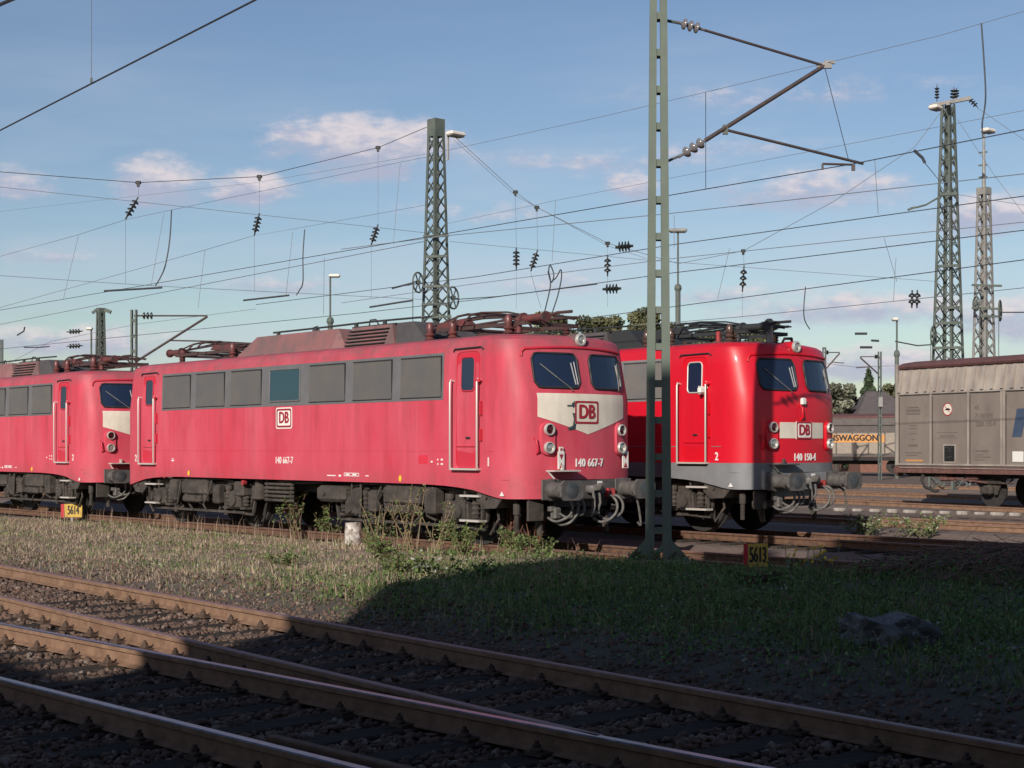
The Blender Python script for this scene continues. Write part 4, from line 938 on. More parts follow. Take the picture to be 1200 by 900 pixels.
def sliding_wagon():
    """local x runs along the wagon from its left end towards the camera, -y is the side we see"""
    d = Vector((.488, -.873)); t = empty('goods_wagon', (12.2, 48.5, 0), math.atan2(d.y, d.x), 'grey sliding wall goods wagon with brown roof and big blue letter', 'goods wagon')
    L = 14.0; prof = [(0, 1.18), (0, 3.46), (.02, 3.46), (.16, 4.24), (2.64, 4.24), (2.78, 3.46), (2.8, 3.46), (2.8, 1.18)]
    MB().prism(prof, (0, 0, 0), (0, 1, 0), (0, 0, 1), (L, 0, 0)).build('body', MT['wagon'], t)
    w = MB()
    for x in np.arange(.12, L, .385): w.prism([(-.085, 3.50), (.06, 4.20), (.165, 4.22), (.02, 3.48)], (x, 0, 0), (0, 1, 0), (0, 0, 1), (.09, 0, 0))
    w.add([(0, -.006 + .0, 3.475), (L, -.006, 3.475), (L, .138, 4.235), (0, .138, 4.235)], [(0, 1, 2, 3)]); w.build('upper_wall', MT['wagon_top'], t)
    r = MB(); r.prism([(.06, 4.24), (.02, 4.30), (.35, 4.44), (.9, 4.52), (1.4, 4.545), (1.9, 4.52), (2.45, 4.44), (2.78, 4.30), (2.74, 4.24)], (-.08, 0, 0), (0, 1, 0), (0, 0, 1), (L, 0, 0)); r.build('roof', MT['wagon_roof'], t, smooth=30)
    e = MB()
    e.box((L / 2, -.012, 3.45), (L, .03, .05)); e.box((L / 2, -.02, 1.24), (L, .05, .05))
    for x in (.08, 1.51, 3.06, 4.36, 4.46, 6.9, 8.3, 9.7): e.box((x, -.012, 2.34), (.05, .03, 2.16))
    e.box((.03, 0, 2.8), (.07, .06, 3.2)); e.build('wall_rib', MT['wagon_top'], t)
    pn = MB()
    for x0, x1 in ((.13, 1.46), (1.57, 3.0), (3.12, 4.30), (4.52, 6.8)):
        pn.box(((x0 + x1) / 2, -.006, 3.405), (x1 - x0, .012, .03)); pn.box((x0 + .01, -.006, 2.3), (.02, .012, 2.1))
    pn.build('panel_gap', MT['grime_dark'], t)
    sl = MB(); sl.box((L / 2, .04, 1.08), (L, .10, .20)); sl.box((L / 2, -.01, 1.155), (L, .04, .03)); sl.box((L / 2, -.01, .99), (L, .05, .03)); sl.build('sole_bar', MT['wagon_sill'], t)
    rl = MB(); rl.box((L / 2, -.035, 1.135), (L - .3, .02, .02)); rl.build('guide_rail', MT['wagon_top'], t)
    MB().box((L / 2, 1.4, .95), (L, 1.8, .2)).build('underframe', MT['grime_dark'], t)
    # round warning sign, notice board, white plate, big letter, faint lettering
    sf = lambda cx, cz, off=.004: (lambda u, v, q: (cx + u, -off - q, cz + v))
    circ = lambda r, n=24: [(r * math.cos(2 * math.pi * i / n), r * math.sin(2 * math.pi * i / n)) for i in range(n)]
    s = MB().prism(circ(.20), (2.22, -.003, 2.93), (1, 0, 0), (0, 0, 1), (0, -.004, 0)).build('warning_sign', MT['chev'], t)
    q = MB(); n = 24; q.add([(2.22 + x, -.009, 2.93 + y) for x, y in circ(.20) + circ(.17)], [(i, (i + 1) % n, n + (i + 1) % n, n + i) for i in range(n)]); q.bar((2.09, -.009, 3.05), (2.35, -.009, 2.81), .03, .004); q.build('red_ring', MT['logo_red'], s, fix=False)
    MB().prism([(-.12, -.02), (-.05, .03), (.02, .04), (.12, .0), (.10, -.03), (-.02, -.03)], (2.22, -.008, 2.93), (1, 0, 0), (0, 0, 1), (0, -.003, 0)).build('pictogram', MT['black'], s)
    b = MB().box((2.3, -.008, 1.58), (.50, .012, .56)).build('notice_board', MT['wagon_top'], t); MB().box((2.3, -.012, 1.58), (.42, .014, .48)).build('board_face', MT['black'], b)
    ln = MB()
    for i, (x, z_, l) in enumerate([(-.08, .17, .16), (.06, .15, .14), (-.05, .10, .08), (.05, .06, .12), (.0, -.12, .2)]): ln.bar((2.3 + x - l / 2, -.022, 1.58 + z_), (2.3 + x + l / 2, -.022, 1.58 + z_ + .03), .02, .004)
    ln.build('chalk_note', MT['tower_grey'], b)
    MB().box((4.98, -.008, 1.50), (.40, .012, .30)).build('white_plate', MT['white'], t)
    hb = MB(); sh = .22
    for x0, x1, z0, z1 in ((0, .36, 0, .82), (.36, .98, .30, .52), (.98, 1.34, 0, .82)): hb.prism([(x0 + z0 * sh, z0), (x1 + z0 * sh, z0), (x1 + z1 * sh, z1), (x0 + z1 * sh, z1)], (4.76, -.003, 2.07), (1, 0, 0), (0, 0, 1), (0, -.006, 0))
    hb.build('big_letter', MT['blue'], t)
    f = MB()
    for tx, x, z_, sz in (('43', 3.40, 2.95, .2), ('71 RENFE', 3.67, 2.70, .2), ('2285 135-9', 3.74, 2.46, .2)): lettering(f, tx, sz, sf(x, z_), sx=.85, bold=.004)
    for x, z_, w_, h_ in ((.75, 3.02, .5, .05), (.75, 2.92, .62, .08), (.75, 2.82, .6, .05), (.75, 2.45, .34, .03), (.75, 2.36, .34, .03), (.75, 2.2, .3, .03), (.75, 2.02, .16, .02), (.75, 1.83, .4, .07), (.75, 1.6, .7, .03), (.7, 1.52, .5, .03), (2.2, 2.22, .9, .015), (2.2, 2.06, .9, .015), (2.2, 2.12, .6, .03), (3.6, 1.66, .5, .05), (3.5, 1.55, .3, .03), (3.65, 1.48, .6, .03), (3.5, 1.40, .4, .03)): f.box((x, -.003, z_), (w_, .006, h_))
    f.build('small_lettering', MT['faint'], t)
    MB().box((.8, -.003, 1.36), (.75, .006, .05)).build('orange_mark', MT['orange'], t)
    for yb in (.5, 2.3):
        bf = MB().lathe((-.05, yb, 1.05), (-1, 0, 0), [(0, .14), (.02, .11), (.30, .10), (.32, .10)], n=14).build('buffer', MT['wagon_sill'], t, smooth=40); MB().lathe((-.36, yb, 1.05), (-1, 0, 0), [(0, .21), (.05, .21), (.07, .1)], n=16).build('buffer_head', MT['wagon_sill'], bf, smooth=40)
    # running gear: axle guards, springs, wheels
    for xc in (3.5, 10.4):
        for yy in (.62, 2.12):
            w = MB().lathe((xc, yy - .06, .47), (0, 1, 0), [(0, .42), (0, .51), (.03, .51), (.035, .475), (.12, .47), (.12, .40), (.08, .38), (.08, .12), (.12, .1)], n=30).build('wheel', MT['grime_dark'], t, smooth=40)
        g = MB(); g.prism([(-.85, 1.0), (.85, 1.0), (.42, .62), (.30, .36), (.20, .36), (.20, .60), (-.20, .60), (-.20, .36), (-.30, .36), (-.42, .62)], (xc, .40, 0), (1, 0, 0), (0, 0, 1), (0, .05, 0))
        g.box((xc, .36, .50), (.34, .2, .30), bev=.05); g.cyl((xc, .26, .5), (xc, .24, .5), .12, n=12)
        for i in range(5): g.box((xc, .36, .70 + i * .03), (1.5 - i * .22 if i < 4 else .5, .10, .025))
        g.tube([(xc - .75, .36, .70), (xc - .95, .36, .82), (xc - .85, .36, .95)], .03); g.tube([(xc + .75, .36, .70), (xc + .95, .36, .82), (xc + .85, .36, .95)], .03)
        g.build('axle_guard', MT['grime'], t, smooth=35)
    h = MB(); h.tube([(1.1, .1, .98), (1.12, .0, .75), (1.3, -.05, .55), (1.7, -.02, .42), (1.75, .1, .45)], .05, 8); h.build('brake_hose', MT['grime_dark'], t, smooth=60)
    h = MB(); h.box((1.85, .3, .85), (.3, .3, .25), bev=.04); h.cyl((2.0, .2, .8), (2.3, .2, .8), .06); h.box((3.0, .3, .86), (.5, .25, .14), bev=.03); h.bar((1.5, .2, .9), (3.6, .2, .72), .05); h.cyl((5.3, .3, .75), (6.4, .3, .75), .18, n=14); h.build('brake_gear', MT['wagon_sill'], t, smooth=35)
sliding_wagon()
def far_wagon():
    d = Vector((.90, -.436)); p = at(1051, 525, 106); t = empty('goods_wagon', (p.x - d.x * 12, p.y - d.y * 12, 0), math.atan2(d.y, d.x), 'far dark brown goods wagon with pale panels and an orange name band', 'goods wagon')
    L = 15.0
    MB().prism([(0, 1.15), (0, 3.35), (.25, 3.9), (2.55, 3.9), (2.8, 3.35), (2.8, 1.15)], (0, 0, 0), (0, 1, 0), (0, 0, 1), (L, 0, 0)).build('body', MT['wagon_dark'], t)
    MB().prism([(.18, 3.88), (.22, 3.96), (1.4, 4.18), (2.58, 3.96), (2.62, 3.88)], (-.1, 0, 0), (0, 1, 0), (0, 0, 1), (L + .2, 0, 0)).build('roof', MT['wagon_roof'], t)
    pn = MB()
    for x in np.arange(4.4, 11.2, 1.13): pn.box((x + .55, -.01, 2.08), (1.02, .03, 1.45))
    pn = pn.build('wall_panel', MT['wagon_pale'], t)
    MB().box((7.8, -.026, 2.42), (6.7, .02, .56)).build('name_band', MT['orange'], pn)
    lettering(MB(), 'TRANSWAGGON', .58, lambda u, v, w: (8.45 + u, -.042 - w, 2.44 + v), sx=1.0, bold=.03).build('name_lettering', MT['black'], pn, fix=False)
    MB().box((6.75, -.03, 1.72), (.55, .02, .42)).build('small_plate', MT['chev'], pn)
    MB().box((L / 2, .1, 1.0), (L, .2, .26)).box((L / 2, -.03, 3.34), (L, .04, .05)).build('sole_bar', MT['grime_dark'], t)
    for xc in (3.2, 11.6):
        for yy in (.62, 2.12): MB().lathe((xc, yy - .06, .47), (0, 1, 0), [(0, .47), (.13, .47), (.13, .1)], n=20).build('wheel', MT['grime_dark'], t)
    MB().box((L / 2, 1.4, .8), (6, .9, .4)).build('brake_gear', MT['grime_dark'], t)
far_wagon()

# ------------------------------------------------------------------ masts and towers
def lattice(t, H, wb, wt, m, pan=.62, head=.7, leg=.13, z0=-.3):
    """four tapering corner angles, crossed lattice bars on each face, a closed head"""
    w = lambda z: wb + (wt - wb) * (z / H)
    for sx, sy in ((-1, -1), (1, -1), (1, 1), (-1, 1)):
        b = MB(); c = lambda z, dx=0, dy=0: (sx * (w(z) / 2 - dx), sy * (w(z) / 2 - dy), z)
        b.bar(c(z0, leg / 2), c(H, leg / 2), leg, .03) if False else None
        for dx, dy, ax in ((leg / 2, 0, 0), (0, leg / 2, 1)):
            vs = []
            for z in (z0, H):
                x, y = sx * w(z) / 2, sy * w(z) / 2
                if ax == 0: q = [(x, y), (x - sx * leg, y), (x - sx * leg, y - sy * .025), (x, y - sy * .025)]
                else: q = [(x, y), (x, y - sy * leg), (x - sx * .025, y - sy * leg), (x - sx * .025, y)]
                vs += [(a, b_, z) for a, b_ in q]
            b.add(vs, [(3, 2, 1, 0), (4, 5, 6, 7), (0, 1, 5, 4), (1, 2, 6, 5), (2, 3, 7, 6), (3, 0, 4, 7)])
        b.build('leg', m, t)
    b = MB(); n = int((H - head) / pan); zs = [(H - head) * i / n for i in range(n + 1)]
    for z, z2 in zip(zs[:-1], zs[1:]):
        a, c = w(z) / 2 - .03, w(z2) / 2 - .03
        for f in range(4):
            rot = Matrix.Rotation(f * math.pi / 2, 3, 'Z')
            b.bar(rot @ Vector((-a, -a, z)), rot @ Vector((c, -c, z2)), .055, .03); b.bar(rot @ Vector((a, -a + .03, z)), rot @ Vector((-c, -c + .03, z2)), .055, .03)
    b.build('lattice_bracing', m, t)
    if head: MB().box((0, 0, H - head / 2), (wt + .04, wt + .04, head)).build('mast_head', m, t)
    return w
def on_ground(px, Y): return ((px - 600) / FPX * Y, Y, -.25)
hgt = lambda py, Y: CAM_H + (525 - py) / FPX * Y + .25
def disc_string(name, p, q, n, r, m, label, group=None, parent=None, core=.02, cat='insulator'):
    """a string of insulator discs between two points"""
    p, q = Vector(p), Vector(q); d = (q - p); L = d.length; prof = [(0, core), (L * .14, core)]
    for i in range(n):
        a = L * (.16 + .68 * i / n); s = L * .68 / n; prof += [(a, core), (a + s * .25, r * .8), (a + s * .45, r), (a + s * .62, r), (a + s * .7, core * 1.6), (a + s * .95, core * 1.5)]
    prof += [(L * .86, core), (L, core)]
    o = MB().lathe(p, d, prof, n=12).build(name, m, parent, smooth=40)
    return tag(o, label, cat, group) if not parent else o
def wire(label, pts, r, m='wire', sag=0.0, cat='overhead wire', name='overhead_wire', group=None, drops=(), n=1):
    P = [Vector(p) for p in pts]; out = []
    for a, b in zip(P[:-1], P[1:]):
        k = max(n, 2 if not sag else 10)
        for i in range(k): t = i / k; out.append(a.lerp(b, t) - Vector((0, 0, sag * 4 * t * (1 - t))))
    out.append(P[-1]); o = MB().tube(out, r, 5).build(name, MT[m], None, smooth=60)
    tag(o, label, cat, group)
    return o
hz = lambda py, h: (h - CAM_H) * FPX / (525 - py)
def W2(px, py, h): return at(px, py, hz(py, h))

# front green mast with cantilever
def front_mast():
    Y = 22.3; x0 = (771.5 - 600) / FPX * Y; zb = .11; H = 9.2
    t = empty('catenary_mast', (x0, Y, 0), R(-4), 'tall green ladder mast in front of the locomotives, its lower half in shadow', 'catenary mast')
    wd = lambda z: .386 - .0166 * z
    for s in (-1, 1):
        b = MB(); vs = []
        for z in (zb, H):
            xo = s * wd(z) / 2; xi = xo - s * (.132 - .0037 * z)
            for a, d in ((xo, -.11), (xi, -.11), (xi, .11), (xo, .11)): vs.append((a, d, z))
        b.add(vs, [(3, 2, 1, 0), (4, 5, 6, 7), (0, 1, 5, 4), (1, 2, 6, 5), (2, 3, 7, 6), (3, 0, 4, 7)])
        b.build('mast_leg', MT['mast_green'], t)
    z = .55; i = 0
    while z < H:
        w_ = wd(z) - .19; MB().box((0, -.085, z), (w_, .012, .10)).box((0, .085, z), (w_, .012, .10)).build('rung', MT['mast_green'], t); z += .535
    f = MB()
    for s in (-1, 1):
        f.prism([(s * .12, 0), (s * .42, 0), (s * .42, .05), (s * .19, .30), (s * .12, .30)], (0, -.125, zb), (1, 0, 0), (0, 0, 1), (0, .012, 0))
        f.prism([(s * .12, 0), (s * .42, 0), (s * .42, .05), (s * .19, .30), (s * .12, .30)], (0, .115, zb), (1, 0, 0), (0, 0, 1), (0, .012, 0))
    f.box((0, 0, zb + .015), (.88, .42, .03)); f.bar((-.1, -.1, zb + .05), (.18, -.1, zb + .30), .03, .08); f.build('foot_plate', MT['mast_green'], t)
    MB().box((0, 0, -.12), (.95, .7, .5), bev=.03).build('foundation', MT['concrete'], t)
    g = lambda px, py, YY: at(px, py, YY) - Vector((x0, Y, 0))
    inv = Matrix.Rotation(R(4), 4, 'Z'); G = lambda px, py, YY: inv @ g(px, py, YY)
    end = G(966, 77, 23.1); top0 = G(784, 23, 22.4); lo0 = G(786, 190, 22.4); reg0 = G(850, 152, 22.65); reg1 = G(1004, 190, 23.2)
    def discs(p, q, nm): return disc_string(nm, p, q, 3, .082, MT['glassdisc'], None, None, t)
    a = top0.lerp(end, .09); b = top0.lerp(end, .20)
    MB().tube([top0 - Vector((.10, 0, 0)), a], .022).build('cantilever_bracket', MT['tower'], t); discs(top0.lerp(end, .05), top0.lerp(end, .22), 'glass_insulator')
    MB().tube([top0.lerp(end, .22), end], .021, 8).build('stay_tube', MT['tube'], t, smooth=60)
    MB().tube([lo0 - Vector((.08, 0, 0)), lo0.lerp(end, .08)], .022).build('cantilever_bracket', MT['tower'], t); discs(lo0.lerp(end, .05), lo0.lerp(end, .24), 'glass_insulator')
    MB().tube([lo0.lerp(end, .22), end + (end - lo0) * .02], .032, 8).build('cantilever_tube', MT['tube'], t, smooth=60)
    MB().box(end, (.22, .06, .08)).box(end + Vector((.08, 0, .05)), (.16, .05, .05)).build('wire_clamp', MT['tower_grey'], t)
    MB().tube([reg0, reg1 + (reg1 - reg0) * .05], .022, 8).build('registration_arm', MT['tube'], t, smooth=60)
    MB().box(reg0, (.08, .05, .14)).build('arm_hinge', MT['tower'], t)
    s0, s1 = G(964, 192, 23.15), G(1000, 193, 23.15); sa = MB().tube([s0, s1], .018, 6); sa.bar(s0, s0 - Vector((0, 0, .09)), .03); sa.bar(s1, s1 - Vector((0, 0, .09)), .05); sa.build('steady_arm', MT['tube'], t)
    MB().tube([end, G(994, 186, 23.15)], .006, 4).build('hanger_wire', MT['wire'], t)
front_mast()
def floodlight(t, p, L=1.0, m='lamp'):
    b = MB(); p = Vector(p); b.box(p, (L, .45, .18), bev=.05); o = b.build('floodlight', MT[m], t)
    MB().box(p - Vector((0, 0, .10)), (L * .85, .36, .05)).build('lamp_glass', MT['lampglass'], o)
def tensioner(t, c, r, ax):
    b = MB(); c = Vector(c); n = 18; R_ = Matrix.Rotation(ax, 3, 'Z')
    ring = [c + R_ @ Vector((r * math.cos(2 * math.pi * i / n), 0, r * math.sin(2 * math.pi * i / n))) for i in range(n + 1)]; b.tube(ring, .04, 6)
    for k in range(6): a = k * math.pi / 3; b.bar(c, c + R_ @ Vector((r * math.cos(a), 0, r * math.sin(a))), .04)
    b.box(c, (.16, .16, .16)); o = b.build('tension_wheel', MT['tower'], t, smooth=60)
    w = MB(); w.tube([c + R_ @ Vector((-r, 0, 0)), c + R_ @ Vector((-r, 0, -3.0))], .02, 5); w.box(c + R_ @ Vector((-r, 0, -3.4)), (.3, .3, .8), bev=.03); w.build('weight', MT['tower'], o)
def tower_a():
    Y = 65; H = hgt(140, Y); t = empty('lattice_tower', on_ground(511, Y), R(42), 'dark lattice tower rising behind the roof of the faded red locomotive', 'lattice tower', 'lattice towers over the yard')
    lattice(t, H, 1.20, .50, MT['tower'], .60, .75)
    inv = Matrix.Rotation(R(-42), 4, 'Z'); b = on_ground(511, Y); G = lambda px, py, YY=Y: inv @ (at(px, py, YY) - Vector(b))
    floodlight(t, G(534, 157), .8); MB().tube([G(525, 187), G(525, 160), G(530, 158)], .05, 6).bar(G(520, 187), G(526, 187), .05).build('lamp_bracket', MT['tower_grey'], t)
    tensioner(t, G(490, 331, Y - .6), .42, R(20)); tensioner(t, G(531, 349, Y - .8), .46, R(20))
    x = MB()
    for py, l in ((277, 30), (301, 26), (336, 30), (357, 34), (372, 36)): x.bar(G(511 - l / 2, py, Y - .7), G(511 + l / 2, py - 1, Y - .7), .10)
    x.build('cross_arm', MT['tower'], t)
tower_a()
def tower_b():
    Y = 70; H = hgt(122, Y); t = empty('lattice_tower', on_ground(1111, Y), R(44), 'tallest dark lattice tower with insulators on top, behind the grey wagon', 'lattice tower', 'lattice towers over the yard')
    lattice(t, H, 1.35, .47, MT['tower'], .72, .0)
    inv = Matrix.Rotation(R(-44), 4, 'Z'); b = on_ground(1111, Y); G = lambda px, py, YY=Y: inv @ (at(px, py, YY) - Vector(b))
    a = MB(); a.bar(G(1091, 124), G(1137, 115), .22, .16); a.bar(G(1111, 121, Y - 1), G(1111, 121, Y + 1), .15); a.build('cross_arm', MT['tower_grey'], t)
    floodlight(t, G(1097, 126), .7)
    disc_string('top_insulator', G(1098, 119), G(1098, 99), 4, .11, MT['dark_disc'], None, None, t); disc_string('top_insulator', G(1117, 118), G(1118, 102), 3, .16, MT['dark_disc'], None, None, t); disc_string('top_insulator', G(1121, 116), G(1121, 103), 3, .12, MT['dark_disc'], None, None, t)
    disc_string('strain_insulator', G(1135, 115), G(1146, 126), 3, .13, MT['dark_disc'], None, None, t)
    tensioner(t, G(1094, 394, Y - .6), .45, R(15)); x = MB()
    for py, l in ((228, 20), (312, 24), (361, 32), (379, 34), (408, 36)): MB().bar(G(1111 - l / 2, py, Y - .75), G(1111 + l / 2, py - 1, Y - .75), .12).build('cross_arm', MT['tower'], t)
    x.tube([G(1104, 229), G(1085, 240), G(1074, 243), G(1067, 244)], .05); x.bar(G(1064, 246), G(1072, 243), .10); x.build('registration_arm', MT['tower'], t)
tower_b()
def tower_c():
    Y = 75; H = hgt(220, Y); t = empty('lattice_tower', on_ground(1153, Y), R(40), 'pale grey lattice tower topped by a thin lamp pole, behind the grey wagon', 'lattice tower', 'lattice towers over the yard')
    lattice(t, H, 1.05, .48, MT['tower_grey'], .70, .35)
    inv = Matrix.Rotation(R(-40), 4, 'Z'); b = on_ground(1153, Y); G = lambda px, py, YY=Y: inv @ (at(px, py, YY) - Vector(b))
    MB().tube([(0, 0, H - .2), (0, 0, hgt(152, Y))], .10, 8, r2=.05).build('lamp_pole', MT['tower_grey'], t)
    p = MB()
    for py in (179, 194, 208): p.bar(G(1147, py), G(1157, py - 1), .07)
    p.build('cross_pin', MT['tower'], t)
    floodlight(t, G(1158, 153), .75)
    tensioner(t, G(1172, 364, Y - .7), .50, R(25)); tensioner(t, G(1144, 356, Y - .7), .34, R(60)); x = MB()
    for px0, px1, py in ((1139, 1174, 334), (1148, 1174, 370), (1139, 1172, 361)): x.bar(G(px0, py, Y - .7), G(px1, py + 1, Y - .7), .10)
    x.build('cross_arm', MT['tower'], t)
tower_c()
def small_mast(px, Y, top, label, wpx=7, arm=None, name='catenary_mast'):
    H = hgt(top, Y); b = on_ground(px, Y); t = empty(name, b, 0, label, 'catenary mast', 'smaller masts of the yard'); w = wpx * Y / FPX
    m = MB()
    for s in (-1, 1): m.box((s * w * .36, 0, H / 2), (w * .28, .2, H))
    for z in np.arange(1, H, .6): m.box((0, 0, z), (w * .5, .16, .12))
    m.build('mast_frame', MT['tower'], t); G = lambda x, y: at(x, y, Y) - Vector(b)
    if arm:
        x1, y1, y2 = arm; sg = 1 if x1 > px else -1
        MB().tube([G(px, y1), G(x1, y1)], .035, 6).build('stay_tube', MT['tube'], t); MB().tube([G(px + sg * 2, y2), G(x1, y1 + 1)], .05, 6).build('cantilever_tube', MT['tube'], t)
        k = .12; disc_string('insulator', G(px + (x1 - px) * .08, y1), G(px + (x1 - px) * .30, y1), 3, .14, MT['dark_disc'], None, None, t)
        MB().tube([G(px + (x1 - px) * .5, (y1 + y2) / 2 + 2), G(x1 + sg * 5, (y1 + y2) / 2 + 3)], .03, 5).build('registration_arm', MT['tube'], t)
    return t
small_mast(157, 60, 363, 'slim dark mast with a long cantilever arm, between the two faded red locomotives', 7, (243, 370, 424))
small_mast(1031, 95, 412, 'slim dark mast with a white plate, between the spruce and the grey wagon', 4, (1008, 418, 438))
MB_ = MB().box(at(1032, 471, 94.7), (.28, .04, .62), bev=.02).build('mast_sign', MT['tower_grey']); tag(MB_, 'small white plate fixed to the slim mast left of the grey wagon', 'sign')
small_mast(966, 95, 407, 'slim dark mast with cantilever just right of the bright red cab', 4, (984, 413, 432))
small_mast(2, 120, 398, 'far slim mast at the left edge above the left locomotive roof', 3)
def lamp_post(px, Y, top, label, kind='arm', sw=6):
    H = hgt(top, Y); b = on_ground(px, Y); t = empty('lamp_post', b, 0, label, 'lamp post', 'lamp posts of the yard'); m = MB(); r = Y / FPX
    m.tube([(0, 0, 0), (0, 0, H * .78)], sw * r / 2, 8); m.tube([(0, 0, H * .78), (0, 0, H)], r * 1.1, 6); m.lathe((0, 0, H * .76), (0, 0, 1), [(0, sw * r * .5), (r * 3, sw * r * .75), (r * 7, sw * r * .6), (r * 9, r)], n=10)
    m.build('post', MT['tower'], t)
    if kind == 'arm': floodlight(t, (r * 5, 0, H), r * 13)
    elif kind == 'tee': floodlight(t, (0, 0, H), r * 21, 'tower_grey')
    else: floodlight(t, (-r * 2, 0, H), r * 7)
lamp_post(387, 100, 323, 'lamp post with a short bright head above the hood of the faded red locomotive')
lamp_post(794.5, 85, 270, 'slim T headed lamp post just right of the green mast', 'tee')
lamp_post(1051, 100, 374, 'lamp post with a small bright lamp at the left end of the grey wagon', 'small', 5)
lamp_post(107, 125, 385, 'thick based lamp post left of the far lattice tower, above the left locomotive', 'small', 5)
def far_tower():
    Y = 130; t = empty('lattice_tower', on_ground(118, Y), R(40), 'small far lattice tower above the roof of the left locomotive', 'lattice tower', 'lattice towers over the yard'); H = hgt(361, Y)
    lattice(t, H, 1.0, .55, MT['tower'], .9, .4, leg=.2); b = on_ground(118, Y); inv = Matrix.Rotation(R(-40), 4, 'Z'); G = lambda px, py: inv @ (at(px, py, Y) - Vector(b))
    x = MB(); x.bar(G(108, 367), G(113, 363), .2); x.bar(G(123, 363), G(130, 366), .3); x.build('cross_arm', MT['tower'], t)
far_tower()

# ------------------------------------------------------------------ overhead wires
wire('nearest thick contact wire slanting through the upper left corner of the sky', [W2(-60, 183.5, 5.6), W2(300, -.5, 5.6), W2(360, -31, 5.6)], .0095)
wire('short hanger from above holding the nearest contact wire in the upper left', [at(107, 95.5, 16.0), at(107, -60, 16.0)], .004, 'wire_pale', cat='hanger wire', name='hanger_wire')
MB_ = MB().box(at(107, 94, 16.0), (.02, .02, .05)).build('wire_clamp', MT['tower']); tag(MB_, 'small clamp where the hanger meets the nearest contact wire', 'clamp')
wire('wire with pale sleeve cutting the very top left corner of the photo', [at(-20, 14, 13), at(22, -4, 12.4), at(60, -30, 12)], .016)
wire('contact wire held by the arm of the green mast, passing above both locomotives', [W2(-50, 372, 6.07), W2(1000, 192, 6.07), W2(1260, 140, 6.07)], .008)
wire('suspension wire from the tip of the green mast arm, running up to the right edge', [at(-20, 250, 60), at(300, 214, 46), at(520, 177, 35), at(700, 138, 28), at(827, 108, 25.6), at(967, 74, 23.1), at(1100, 42, 21.9), at(1260, -4, 20.7)], .0045, 'wire_pale')
wire('second contact wire, just below the one on the green mast arm', [W2(400, 292, 6.2), W2(526, 276, 6.2), W2(787, 250, 6.2), W2(1260, 197, 6.2)], .008, 'wire_pale')
wire('third wire, passing the green mast about half way up the open sky', [W2(300, 357, 6.1), W2(560, 324, 6.1), W2(787, 287, 6.1), W2(1260, 221.5, 6.1)], .009)
wire('fourth wire, just above the flat insulator near the T headed lamp post', [W2(400, 355, 6.1), W2(560, 332, 6.1), W2(788, 303, 6.1), W2(1260, 254, 6.1)], .008, 'wire_pale')
wire('fifth wire, level with the T headed lamp post further down its pole', [W2(-30, 412, 6.1), W2(420, 367, 6.1), W2(560, 351, 6.1), W2(787, 320, 6.1), W2(1260, 262.5, 6.1)], .010)
wire('sixth wire, crossing the two right hand towers at mid height', [W2(680, 374, 6.2), W2(860, 350, 6.2), W2(1000, 331, 6.2), W2(1260, 296.5, 6.2)], .012)
wire('lowest wire over the bright red locomotive, crossing the foot of the tall right tower', [W2(700, 385, 6.5), W2(860, 372, 6.5), W2(1000, 358, 6.5), W2(1260, 331, 6.5)], .012, 'wire_pale')
wire('wire joining the contact wire from the lower left, over the left locomotive', [W2(-50, 390, 6.0), W2(250, 331, 6.0), W2(497, 283, 6.2)], .009, 'wire_pale')
wire('faint suspension wire sloping up from the left edge to the dark tower', [at(-20, 306, 48), at(92, 275, 48), at(147, 257.5, 50), at(201, 246, 50), at(340, 217, 54), at(469, 190, 60), at(500, 184, 64)], .007, 'wire_pale')
wire('faint suspension wire crossing below the second cloud from the left', [at(-20, 366, 46), at(120, 327, 47), at(240, 293, 48), at(298, 276, 55), at(357, 266, 55), at(500, 240, 60)], .007, 'wire_pale')
wire('faint suspension wire from the dark tower to the green mast', [at(524, 262, 55), at(651, 235, 50), at(800, 206, 44), at(1260, 118, 33)], .006, 'wire_pale')
wire('thin wire across the far background above the grey wagon', [at(860, 412, 120), at(1000, 430, 125), at(1260, 423, 125)], .02, 'wire_pale')
wire('thin far wire above the left locomotive', [at(-20, 441, 130), at(60, 400, 125), at(160, 380, 120), at(300, 362, 120)], .018, 'wire_pale')
wire('upper cross span wire hanging from the dark tower towards the left edge', [at(-30, 199, 58), at(162, 214, 60), at(304, 207, 62), at(443, 173, 64), at(500, 149, 65)], .014)
wire('straight lower cross span wire from the left edge to the dark tower', [at(-30, 216, 58), at(400, 262, 63), at(500, 273, 65)], .010, 'wire_pale')
wire('lowest cross span wire from the left edge behind the locomotive hood', [at(-30, 321, 58), at(180, 335, 60), at(497, 351, 65)], .010, 'wire_pale')
wire('sagging cross span wire from the dark tower lamp down to the tall right tower', [at(528, 156, 65), at(604, 225, 66), at(629, 243, 66), at(712, 285, 67), at(795, 309, 68), at(871, 294, 68), at(977, 236, 69), at(1072, 172, 70), at(1105, 128, 70)], .014, 'wire_pale')
wire('twin of the sagging cross span wire, starting just below it at the dark tower lamp', [at(532, 164, 65), at(604, 229, 66), at(712, 288, 67), at(758, 303, 67)], .010, 'wire_pale')
wire('straight cross span wire from the dark tower to the tall right tower', [at(527, 283, 65), at(760, 305, 67), at(1100, 330, 70)], .010, 'wire_pale')
wire('wire falling from the tall right tower head to the right edge', [at(1146, 127, 70), at(1260, 205, 70)], .012, 'wire_pale')
wire('second wire falling from the tall right tower, crossing the pale tower pole', [at(1122, 140, 70), at(1165, 205, 70), at(1260, 330, 70)], .011, 'wire_pale')
wire('thin wire falling right from the middle of the tall right tower', [at(1122, 228, 70), at(1260, 250, 70)], .012, 'wire_pale')
